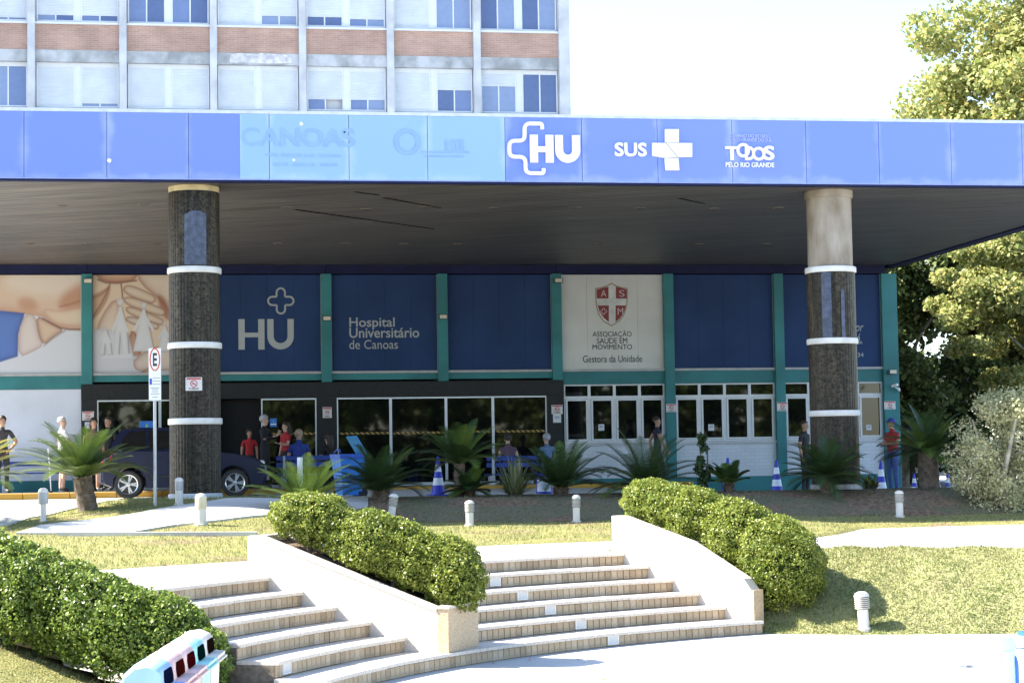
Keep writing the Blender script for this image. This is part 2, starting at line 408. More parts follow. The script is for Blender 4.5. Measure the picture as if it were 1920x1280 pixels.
# sunny bank on the right, between the plaza and the path
lo = [(6.05, 22.35, .0), (6.6, 21.85, 0), (7.1, 21.55, 0), (7.9, 21.3, 0), (9.08, 21.02, 0), (11, 20.5, 0), (14, 19.3, 0), (26, 15, 0)]
hi = [(5.0, 24.3, .9), (6.5, 24.25, .92), (7.84, 23.7, .92), (8.66, 23.25, .92), (9.81, 22.62, .92), (12.0, 21.65, .92), (14.6, 20.75, .92), (26, 17.6, .92)]
def bank(s, t):
    """s along 0..7, t up 0..1"""
    i = min(int(s), 6); f = s-i
    a = Vector(lo[i]).lerp(Vector(lo[i+1]), f); b = Vector(hi[i]).lerp(Vector(hi[i+1]), f)
    p = a.lerp(b, t); p.z = a.z+(b.z-a.z)*(.35*t+.65*float(ss(t, -.25, 1.0))-.0)-.16*(1-t)**4
    p.z += .012*math.sin(9*s)*math.sin(8*t); return p
NS, NT = 110, 22
V = np.array([bank(7*i/NS, j/NT) for i in range(NS+1) for j in range(NT+1)]); idx = np.arange((NS+1)*(NT+1)).reshape(NS+1, NT+1)
F = np.stack([idx[:-1, :-1], idx[1:, :-1], idx[1:, 1:], idx[:-1, 1:]], -1).reshape(-1, 4)
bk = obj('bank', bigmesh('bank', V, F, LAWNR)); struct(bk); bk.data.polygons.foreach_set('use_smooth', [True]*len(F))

# ------------------------------------------------------------------ stairs
def arcspan(R, v0, v1):
    """angles where the circle of radius R meets the straight side walls"""
    out = []
    for v in (v0, v1):
        if callable(v): out.append(v(R))
        else:
            p = from_uv(u_on(R, v), v); out.append(math.atan2(p.y-CC.y, p.x-CC.x))
    return out
CB, CD = Vector((6.32, 22.15)), Vector((-.582, .813))
def cheek_angle(R):
    w = CB-CC; b = w.dot(CD); c = w.length_squared-R*R; t = -b+math.sqrt(max(b*b-c, 0)); p = CB+CD*t
    return math.atan2(p.y-CC.y, p.x-CC.x)
def sector(mb, r0, r1, z0, z1, a0, a1, n=None):
    n = n or max(2, int(abs(a1-a0)*r1/.12)); vs = []
    for k in range(n+1):
        a = a0+(a1-a0)*k/n; c, s = math.cos(a), math.sin(a)
        for r, z in ((r0, z0), (r1, z0), (r1, z1), (r0, z1)): vs.append((CC.x+r*c, CC.y+r*s, z))
    fs = []
    for k in range(n):
        for j in range(4): fs.append((k*4+j, k*4+(j+1) % 4, k*4+4+(j+1) % 4, k*4+4+j))
    fs += [(0, 1, 2, 3), (n*4+3, n*4+2, n*4+1, n*4)]
    mb.add(vs, fs)
TILE = MB().bbox(-.0435, .0435, -.009, .009, 0, .108, .004).mesh('riser tile', GRAN)
TILES = [TILE]
for k, (c, d) in enumerate((((.35, .26, .165), .25), ((.50, .40, .28), .2))):
    me = TILE.copy(); me.materials.clear(); me.materials.append(mat('beige granite '+'ab'[k], c, .5, d, 55, .1)); TILES.append(me)
def flight(label, ks, v0, v1):
    top = ks[0]; p = from_uv(u_on(R6, 3), 3)
    a0, a1 = arcspan(R6+(5-ks[-1])*TD, v0, v1); am = (a0+a1)/2
    base = (CC.x+R6*math.cos(am), CC.y+R6*math.sin(am), 0)
    t = thing('granite_stairs', label, 'stairs', base, group='granite stairs up to the path')
    for k in ks:
        R = R6+(5-k)*TD-(.10 if k == 5 else 0); z = .15+(5-k)*RH; a0, a1 = arcspan(R, v0, v1)
        m = MB(); sector(m, R+.03, R+TD+.2, z-.4, z-.034, a0, a1); m.build('step_core', GROUT, t)
        L = abs(a1-a0)*R; ns = max(1, round(L/1.15)); cuts = [a0+(a1-a0)*(i/ns+(random.uniform(-.06, .06)/ns if 0 < i < ns else 0)) for i in range(ns+1)]
        for i in range(ns):
            g = .004/R*(1 if a1 > a0 else -1)
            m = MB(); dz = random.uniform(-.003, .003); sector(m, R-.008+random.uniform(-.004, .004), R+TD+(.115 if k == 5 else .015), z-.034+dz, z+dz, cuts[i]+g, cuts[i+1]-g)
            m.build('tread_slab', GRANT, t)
        nt = int(L/.092)
        for i in range(nt):
            a = a0+(a1-a0)*(i+.5)/nt
            if random.random() < .0006: continue
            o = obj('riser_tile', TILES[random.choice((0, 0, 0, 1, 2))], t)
            rr = R+.024+random.uniform(-.002, .002)
            o.location = Vector((CC.x+rr*math.cos(a), CC.y+rr*math.sin(a), z-.146))-Vector(base)
            o.rotation_euler = (0, 0, a+math.pi/2+random.uniform(-.02, .02))
    return t
V_LW, V_PL, V_PR = .32, 2.78, 3.54
flight('narrower flight of five beige granite steps between the long left hedge and the middle planter', [0, 1, 2, 3, 4], V_LW, V_PL+.03)
flight('wider flight of five beige granite steps with small step lights, right of the middle planter', [0, 1, 2, 3, 4], V_PR-.03, cheek_angle)
flight('lowest granite step running round the foot of both flights', [5], V_LW, lambda R: cheek_angle(R)-.005)

# step lights let into the risers
def step_light(px, py, k, label):
    R = R6+(5-k)*TD-(.10 if k == 5 else 0); z = .15+(5-k)*RH
    p = at(px, py, Z=z-.075)
    for _ in range(20):                       # slide along the ray until it meets the riser
        d = Vector((p.x, p.y))-CC; e = d.length-(R+.012); q = ray(px, py); dd = Vector((q.x, q.y)).dot(d.normalized()); p = p-q*(e/dd)
    a = math.atan2(p.y-CC.y, p.x-CC.x); t = thing('step_light', label, 'light', (p.x, p.y, z-.075), a+math.pi/2, 'lights in the stair risers')
    m = MB()
    for (x0, x1, z0, z1) in ((-.082, .082, .044, .054), (-.082, .082, -.054, -.044), (-.082, -.072, -.044, .044), (.072, .082, -.044, .044)): m.box(x0, x1, -.012, .012, z0, z1)
    m.build('frame', WHITEG, t, world=False)
    MB().box(-.072, .072, -.002, .01, -.044, .044).build('lens', mat('milky lens', (.55, .56, .55), .3, .05), t, world=False)
    for i in range(5): obj('louvre', LOUV, t, (0, -.006, -.034+.017*i))
LOUV = MB().box(-.072, .072, -.004, .004, -.004, .004).mesh('louvre', WHITEG)
step_light(928, 1085, 1, 'white louvred step light on the second riser from the top, nearest the middle hedge')
step_light(979, 1111, 2, 'white louvred step light on the third riser of the wider flight')
step_light(1031, 1138, 3, 'white louvred step light on the fourth riser of the wider flight')
step_light(1088, 1166, 4, 'white louvred step light on the fifth riser of the wider flight')
step_light(1149, 1194, 5, 'white louvred step light in the lowest curved step')
step_light(537, 1247, 4, 'white louvred step light on the narrower flight at the lower left')

# planters ------------------------------------------------------------------
STONEW = mat('pale granite cladding', (.62, .56, .48), .55, .10, 45, .06)
def sloped_wall(mb, u0, u1, v0, v1, zt0, zt1, zb0=-.1, zb1=-.1):
    q = []
    for u, zb, zt in ((u0, zb0, zt0), (u1, zb1, zt1)):
        for v in (v0, v1):
            p = from_uv(u, v); q += [(p.x, p.y, zb), (p.x, p.y, zt)]
    mb.add(q, [(0, 1, 3, 2), (4, 6, 7, 5), (0, 4, 5, 1), (2, 3, 7, 6), (1, 5, 7, 3), (0, 2, 6, 4)])
uF = u_on(R6, 3.1)-.02; uB = uF+2.2
ZF, ZK = .60, 1.335
b = from_uv(uF, 3.16)
pl = thing('stone_planter', 'pale stone planter sloping up between the two flights of steps', 'planter', (b.x, b.y, .15))
m = MB(); sloped_wall(m, uF+.12, uB, V_PL, V_PL+.10, ZF-.035, ZK-.035, .1, .1); m.build('side_wall', STONEW, pl)
m = MB(); sloped_wall(m, uF+.12, uB, V_PR-.10, V_PR, ZF-.035, ZK-.035, .1, .1); m.build('side_wall', STONEW, pl)
m = MB(); sloped_wall(m, uF, uF+.12, V_PL, V_PR, ZF-.005, ZF-.005, .153, .153); m.build('end_wall', GRAN, pl)
m = MB(); sloped_wall(m, uB, uB+.12, V_PL, V_PR, ZK-.005, ZK-.005, .5, .5); m.build('back_wall', STONEW, pl)
for v0, v1 in ((V_PL-.012, V_PL+.13), (V_PR-.13, V_PR+.012)):
    for i in range(2):
        m = MB(); f0, f1 = i/2, (i+1)/2; g = .002
        sloped_wall(m, uF+.125+(uB-uF-.125)*f0+g, uF+.125+(uB-uF-.125)*f1-g, v0, v1, ZF+(ZK-ZF)*f0, ZF+(ZK-ZF)*f1, ZF+(ZK-ZF)*f0-.034, ZF+(ZK-ZF)*f1-.034); m.build('coping', GRANT, pl)
m = MB(); sloped_wall(m, uF-.012, uF+.122, V_PL-.012, V_PR+.012, ZF+.022, ZF+.022, ZF-.004, ZF-.004); m.build('coping', GRANT, pl)
m = MB(); sloped_wall(m, uF+.12, uB, V_PL+.1, V_PR-.1, ZF-.07, ZK-.07, .2, .2); m.build('soil', SOIL, pl)

# cheek wall of the wider flight
def cheek(t, off): return CB+CD*t+Vector((CD.y, -CD.x))*off
prof = [(-.02, .50), (.10, .64), (.95, 1.06), (2.06, 1.365), (2.2, 1.365)]
ck = thing('cheek_wall', 'white sunlit cheek wall climbing beside the wider flight below the rounded hedge', 'wall', (CB.x, CB.y, 0))
m = MB()
for (t0, z0), (t1, z1) in zip(prof[:-1], prof[1:]):
    q = []
    for t, z in ((t0, z0), (t1, z1)):
        for o in (0, .16): p = cheek(t, o); q += [(p.x, p.y, -.1), (p.x, p.y, z)]
    m.add(q, [(0, 1, 3, 2), (4, 6, 7, 5), (0, 4, 5, 1), (2, 3, 7, 6), (1, 5, 7, 3), (0, 2, 6, 4)])
m.build('wall_body', STONEW, ck)
m = MB(); q = []
for t in (-.05, -.021):
    for o in (-.005, .18): p = cheek(t, o); q += [(p.x, p.y, -.1), (p.x, p.y, .51)]
m.add(q, [(0, 1, 3, 2), (4, 6, 7, 5), (0, 4, 5, 1), (2, 3, 7, 6), (1, 5, 7, 3), (0, 2, 6, 4)]); m.build('end_slab', GRAN, ck)

# low wall at the foot of the long left hedge
uq = .05
b = from_uv(uq, .2)
lw = thing('low_stone_wall', 'low beige stone wall under the end of the long left hedge', 'wall', (b.x, b.y, 0))
m = MB(); sloped_wall(m, uq, uq+.5, V_LW-.16, V_LW, .30, .42); m.build('wall_body', GRAN, lw)
m = MB(); sloped_wall(m, uq-.02, uq-.002, V_LW-.2, V_LW+.01, .31, .31); m.build('end_slab', STONEW, lw)

# thin kerb along the left lawn strip
kp = [atH(110, 1004), atH(300, 1003.5), atH(482, 1003)]
m = MB()
for a, c in zip(kp[:-1], kp[1:]):
    d = (c-a).normalized(); nn = Vector((-d.y, d.x, 0))*.06; up = Vector((0, 0, .05)); dn = Vector((0, 0, -.12))
    m.add([a-nn+dn, a+nn+dn, a+nn+up, a-nn+up, c-nn+dn, c+nn+dn, c+nn+up, c-nn+up], [(0,1,2,3),(7,6,5,4),(0,4,5,1),(1,5,6,2),(2,6,7,3),(3,7,4,0)])
struct(m.build('kerb', CONCL))
# ------------------------------------------------------------------ hospital ground floor
YW = 46.0; YF = 32.43; ZS = 6.842; ZFT = 8.052; PX0, BAY = -2.807, 2.8
ZPB, ZPT = 4.293, 6.604
PORCH = 1.54; GWALL = 1.12
GLASS = emitless_glass('dark glass', (.004, .005, .005), .025, 1.62)
GRANB = mat('black granite', (.014, .015, .015), .4, .3, 30, spec=.25)
WBRICK = brickmat('white painted brick', (.62, .65, .70), (.66, .69, .73), (.54, .57, .62), .24, .085, .006, .7, .35, .10)
ALU = mat('white aluminium', (.64, .66, .68), .4, .04)
hw = thing('hospital_wing', 'ground floor wing with teal pillars, navy sign panels and glass doors below the canopy', 'building', (6.0, YW, GWALL))
m = MB(); m.box(-14, 17.1, YW+.62, 60.9, GWALL-.2, ZS-.02); m.build('wall_core', mat('inner wall', (.05, .05, .05), .9), hw)
# pillars
def pxw(px, py=700): return at(px, py, Y=YW).x
for i in range(-4, 8):
    x = PX0+BAY*i; low = GWALL-.1 if (i >= 5 or i < 0) else 4.03
    hwid = .122 if i < 7 else .2
    if i == 7: x = 16.86
    m = MB(); m.bbox(x-hwid, x+hwid, YW-.12, YW+.62, low, ZPT+.02, .008); m.build('pillar', TEAL, hw)
# header strip under the soffit
for i in range(-4, 7):
    x0 = PX0+BAY*i; m = MB(); m.box(x0+.004, x0+BAY-.004, YW-.06, YW+.6, ZPT+.022, ZS-.004); m.build('header_board', NAVYD, hw)
# sign panels: backing boards of four vertical sheets each
def pmat(i):
    if i in (4,): return PRINTW
    if i <= 0: return PRINTW
    return NAVYP
for i in range(-4, 7):
    x0 = PX0+BAY*i+.135; x1 = PX0+BAY*(i+1)-.135
    if i == 6: x1 = 16.65
    n = 4
    for k in range(n):
        m = MB(); m.box(x0+(x1-x0)*k/n+.002, x0+(x1-x0)*(k+1)/n-.002, YW+random.uniform(-.001, .001), YW+.05, ZPB, ZPT); m.build('panel_sheet', pmat(i), hw)
    m = MB(); m.box(x0-.01, x1+.01, YW-.07, YW+.4, ZPB-.06, ZPB-.002); m.build('panel_sill', mat('zinc sill', (.36, .37, .37), .5, .1), hw)
    m = MB()
    for (a, b, c, d) in ((x0-.012, x0-.002, ZPB, ZPT+.01), (x1+.002, x1+.012, ZPB, ZPT+.01)): MB().box(a, b, YW-.012, YW+.05, c, d).build('panel_trim', mat('pale trim', (.30, .32, .34), .4), hw)
    
    if i >= 4 or i < 0:
        m = MB(); m.box(x0-.012, x1+.012, YW-.02, YW+.45, 3.925, ZPB-.062); m.build('beam', TEAL, hw)
    else:
        m = MB(); m.box(x0-.012, x1+.012, YW-.02, YW+.45, 4.085, ZPB-.062); m.build('beam', TEAL, hw)
# window bays
def window_bay(i):
    x0 = PX0+BAY*i+(.122 if i > 4 else .12); x1 = (PX0+BAY*(i+1)-.122) if i < 6 else 16.66
    z0, z1, zt = 2.50, 3.92, 3.60
    if i == 4: x0 = wx(1057)
    n = 4; w = (x1-x0)/n
    m = MB(); m.box(x0, x1, YW-.05, YW+.4, 2.43, 2.497); m.build('window_sill', CONC, hw)
    for k in range(n):
        a = x0+w*k; bnd = a+w
        f = MB(); y0, y1 = YW+.03, YW+.09
        f.box(a, a+.035, y0, y1, z0, z1); f.box(bnd-.035, bnd, y0, y1, z0, z1)
        f.box(a+.035, bnd-.035, y0, y1, z0, z0+.04); f.box(a+.035, bnd-.035, y0, y1, z1-.035, z1); f.box(a+.035, bnd-.035, y0, y1, zt-.035, zt+.035)
        f.cur = 0; fr = f.build('window', ALU, hw)
        s = MB(); y0, y1 = YW+.012, YW+.028       # opening sash
        s.box(a+.04, a+.085, y0, y1, z0+.045, zt-.04); s.box(bnd-.085, bnd-.04, y0, y1, z0+.045, zt-.04); s.box(a+.085, bnd-.085, y0, y1, z0+.045, z0+.085); s.box(a+.085, bnd-.085, y0, y1, zt-.08, zt-.04)
        o = s.build('sash', ALU, fr)
        g = MB(); g.box(a+.035, bnd-.035, YW+.055, YW+.065, z0+.04, zt-.035); g.build('pane', GLASS, fr)
        g = MB(); g.box(a+.035, bnd-.035, YW+.055, YW+.065, zt+.035, z1-.035); g.build('pane', GLASS, fr)
    m = MB(); m.box(x0, x1, YW+.005, YW+.4, 1.623, 2.428); m.build('brick_base', WBRICK, hw)
    m = MB(); m.box(x0, x1, YW-.02, YW+.4, GWALL-.1, 1.62); m.build('plinth', TEAL, hw)
for i in (4, 5, 6): window_bay(i)
# white wall at the left end
xl = wx(152)
m = MB(); m.box(-14, xl, YW+.01, YW+.5, 1.80, 3.92); m.build('white_wall', mat('stained white render', (.60, .63, .70), .8, .10, .8, .15), hw)
m = MB(); m.box(-14, xl, YW-.015, YW+.5, GWALL-.1, 1.80); m.build('plinth', TEAL, hw)
# dark granite portal with glass doors
xr = wx(1056); zl = 3.66
m = MB(); m.box(xl+.002, xr, YW-.05, YW+.5, zl, 4.028); m.build('portal_lintel', GRANB, hw)
doors = [(182, 300), (300, 413), (413, 490), (490, 594), (632, 733), (733, 837), (837, 925), (925, 1026)]
piers = [(152.5, 182), (594, 632), (1026, 1056)]
for a, b_ in piers:
    m = MB(); m.box(wx(a, py=820)+.001, wx(b_, py=820)-.001, YW-.05, YW+.5, PORCH-.3, zl-.002); m.build('portal_pier', GRANB, hw)
for j, (a, b_) in enumerate(doors):
    a, b_ = wx(a, py=820)+.002, wx(b_, py=820)-.002; fr = MB(); y0, y1 = YW+.0, YW+.05; zt = zl-.004
    if j == 2:
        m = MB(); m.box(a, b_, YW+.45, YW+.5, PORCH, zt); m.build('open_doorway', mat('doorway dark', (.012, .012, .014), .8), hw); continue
    e = .03
    fr.box(a, a+e, y0, y1, PORCH, zt); fr.box(b_-e, b_, y0, y1, PORCH, zt); fr.box(a+e, b_-e, y0, y1, zt-.035, zt); fr.box(a+e, b_-e, y0, y1, PORCH, PORCH+.07)
    d = fr.build('glass_door', STEEL, hw)
    g = MB(); g.box(a+e, b_-e, YW+.02, YW+.03, PORCH+.07, zt-.035); g.build('pane', GLASS, d)
# black and yellow warning tape along the glass
def tapemat():
    m = bpy.data.materials.new('hazard tape'); m.use_nodes = True; n, l = nodes_of(m); b = n['Principled BSDF']; b.inputs['Roughness'].default_value = .5
    tc = n.new('ShaderNodeTexCoord'); sp = n.new('ShaderNodeSeparateXYZ'); l.new(tc.outputs['Object'], sp.inputs[0])
    ad = n.new('ShaderNodeMath'); ad.operation = 'ADD'; l.new(sp.outputs[0], ad.inputs[0]); l.new(sp.outputs[2], ad.inputs[1])
    mu = n.new('ShaderNodeMath'); mu.operation = 'MULTIPLY'; mu.inputs[1].default_value = 8.2; l.new(ad.outputs[0], mu.inputs[0])
    fr = n.new('ShaderNodeMath'); fr.operation = 'FRACT'; l.new(mu.outputs[0], fr.inputs[0])
    gt = n.new('ShaderNodeMath'); gt.operation = 'GREATER_THAN'; gt.inputs[1].default_value = .5; l.new(fr.outputs[0], gt.inputs[0])
    mx = n.new('ShaderNodeMix'); mx.data_type = 'RGBA'; mx.inputs[6].default_value = (.01, .01, .01, 1); mx.inputs[7].default_value = (.42, .25, .03, 1)
    l.new(gt.outputs[0], mx.inputs[0]); l.new(mx.outputs[2], b.inputs['Base Color']); return m
TAPE = tapemat()
for a, b_, py in ((224, 300, 819), (490, 594, 813), (632, 733, 812), (733, 837, 811), (837, 925, 809), (925, 1026, 808)):
    z = wz((a+b_)/2, py); t = MB(); t.box(wx(a)+.05, wx(b_)-.05, YW+.010, YW+.0185, z-.026, z+.026); t.build('warning_tape', TAPE, hw)
# raised porch with yellow kerb
struct(drape('porch', [(-14, 43.2), (11.0, 43.2), (11.0, 46.3), (-14, 46.3)], mat('porch floor', (.24, .23, .22), .7, .1, 3), .0, 2.0, flatz=PORCH))
YEL = mat('yellow kerb paint', (.55, .30, .03), .7, .25, 3, .2, col2=(.42, .25, .05))
for k in range(25):
    m = MB(); m.bbox(-14+k*1.0+.004, -13+k*1.0-.004, 43.02, 43.2, 1.2, PORCH+.01, .015); struct(m.build('kerb', YEL))

# lettering and logos on the sign panels ------------------------------------
def wallrect(x0, x1, y0, y1, Y=YW):
    xm, ym = (x0+x1)/2, (y0+y1)/2
    return at(x0, ym, Y=Y).x, at(x1, ym, Y=Y).x, at(xm, y1, Y=Y).z, at(xm, y0, Y=Y).z
lg = thing('wall_logo', 'large grey HU letters with a rounded outline cross above on the navy panel', 'logo', (wx(500), YW, 4.3))
YP = YW-.002
def hu_letters(mb, x0, x1, z0, z1, half, y, dep, gap=.10, rnd=True):
    w = x1-x0; hx1 = x0+w*.47; ux0 = x0+w*(.47+gap)
    n = []
    for x in (x0+half, hx1-half): band([(x, z0), (x, z1)], half, y, dep, mb)
    zc = (z0+z1)/2-.02*(z1-z0); mb.box(x0+2*half, hx1-2*half, y-dep, y, zc-half*.72, zc+half*.72)
    r = (x1-ux0)/2-half; cx = (ux0+x1)/2
    band([(cx-r, z1)]+arc(cx, z0+half+r, r, 180, 360, 14)+[(cx+r, z1)], half, y, dep, mb)
x0, x1, z0, z1 = wallrect(447, 551, 598, 655)
m = MB(); hu_letters(m, x0, x1, z0, z1, .075, YP, .004, .05); m.build('letters', INK, lg)
def cross_outline(mb, cx, cz, arm, r, half, y, dep, which=(0, 90, 180, 270)):
    for a in which:
        ca, sa = math.cos(math.radians(a)), math.sin(math.radians(a))
        pts = [(r, -r*.98)]+[(arm-r, -r)]+arc(arm-r, 0, r, -90, 90, 8)+[(r, r)]
        band([(cx+p[0]*ca-p[1]*sa, cz+p[0]*sa+p[1]*ca) for p in pts], half, y, dep, mb)
x0, x1, z0, z1 = wallrect(501, 552, 540, 588)
m = MB(); cross_outline(m, (x0+x1)/2, (z0+z1)/2, (x1-x0)/2-.02, .10, .022, YP, .004); m.build('cross_outline', INK, lg)
ws = thing('wall_lettering', 'pale lettering reading Hospital Universitário de Canoas on a navy panel', 'lettering', (wx(720), YW, 4.3))
for nm, tx, r, bd in (('word', 'Hospital', (655, 740, 595, 618), .012), ('word', 'Universitário', (655, 786, 614, 633), .012), ('word', 'de Canoas', (655, 746, 637, 654), 0)):
    lettering(nm, tx, *wallrect(*r), YP, .004, INK, ws, bold=bd)
sg = thing('association_crest', 'red and silver shield crest with the association name below on the white panel', 'logo', (wx(1147), YW, 4.3))
def sp_(px, py): return at(px, py, Y=YP)
def sgrid(u, v): return sp_(1115+u*63, 530+v*82)       # u,v 0..1 across the shield
def shield(g, y):
    pts = [(.5, 0), (.68, .07), (.85, .11), (1-.02, .12)]
    side = [(.98, .12), (.985, .35), (.96, .55), (.88, .74), (.74, .89), (.5, 1.0)]
    out = [(.5, 0), (.62, .05), (.8, .10)]+side
    full = out+[(1-u, v) for u, v in reversed(out[1:-1])]
    return [Vector((*( (lambda p: (p.x, y, p.z))(sgrid(.5+(u-.5)*g, .5+(v-.5)*g)) ),)) for u, v in full]
m = MB(); m.prism(shield(1.0, YP), (0, -.004, 0)); m.build('shield_rim', mat('gold rim print', (.30, .24, .16), .4), sg)
m = MB(); m.prism(shield(.93, YP-.0045), (0, -.002, 0)); m.build('shield_field', mat('silver print', (.52, .53, .51), .4, .2, 3), sg)
def quarter(u0, v0, u1, v1, clip=None):
    pts = clip or [(u0, v0), (u1, v0), (u1, v1), (u0, v1)]
    m = MB(); m.prism([Vector((sgrid(u, v).x, YP-.007, sgrid(u, v).z)) for u, v in pts], (0, -.002, 0)); m.build('quarter', mat('maroon print', (.19, .022, .025), .45), sg)
quarter(0, 0, 0, 0, [(.06, .155), (.41, .09), (.41, .36), (.06, .36)]); quarter(0, 0, 0, 0, [(.63, .09), (.95, .155), (.95, .36), (.63, .36)])
quarter(0, 0, 0, 0, [(.09, .52), (.42, .52), (.42, .90), (.28, .81), (.15, .67)]); quarter(0, 0, 0, 0, [(.62, .52), (.93, .52), (.87, .68), (.74, .82), (.62, .90)])
PINK = mat('pale pink print', (.55, .42, .42), .5)
for tx, u, v in (('A', .18, .17), ('S', .72, .17), ('M', .68, .58)):
    a, b_ = sgrid(u, v), sgrid(u+.17, v+.15); lettering('letter', tx, a.x, b_.x, b_.z, a.z, YP-.0092, .002, PINK, sg)
c_ = sgrid(.265, .655); m = MB(); cross_outline(m, c_.x, c_.z, .075, .028, .007, YP-.0092, .002); m.build('small_cross', PINK, sg)
DINK = mat('dark ink', (.03, .035, .045), .5)
for tx, r in (('ASSOCIAÇÃO', (1111, 1184, 619, 633)), ('SAÚDE EM', (1119, 1176, 630.5, 644)), ('MOVIMENTO', (1111, 1185, 645.5, 655))):
    lettering('word', tx, *wallrect(*r), YP, .004, DINK, sg)
lettering('word', 'Gestora da Unidade', *wallrect(1093, 1204, 666, 679), YP, .004, DINK, sg, bold=0)
tl = thing('wall_lettering', 'end of a slanted white slogan on the navy panel showing beside the farther column', 'lettering', (wx(1610), YW, 4.3))
lettering('word', 'or', *wallrect(1604, 1619, 610, 621), YP, .004, INK, tl, shear=.3)
lettering('word', 'á.', *wallrect(1605, 1615, 626, 642), YP, .004, INK, tl, shear=.3)
lettering('word', '34', *wallrect(1608, 1619, 661, 669), YP, .004, INK, tl)
m = MB(); a = sp_(1606, 643.5); b_ = sp_(1617, 643.5); m.box(a.x, b_.x, YP-.004, YP, a.z-.008, a.z+.008); m.build('underline', INK, tl)

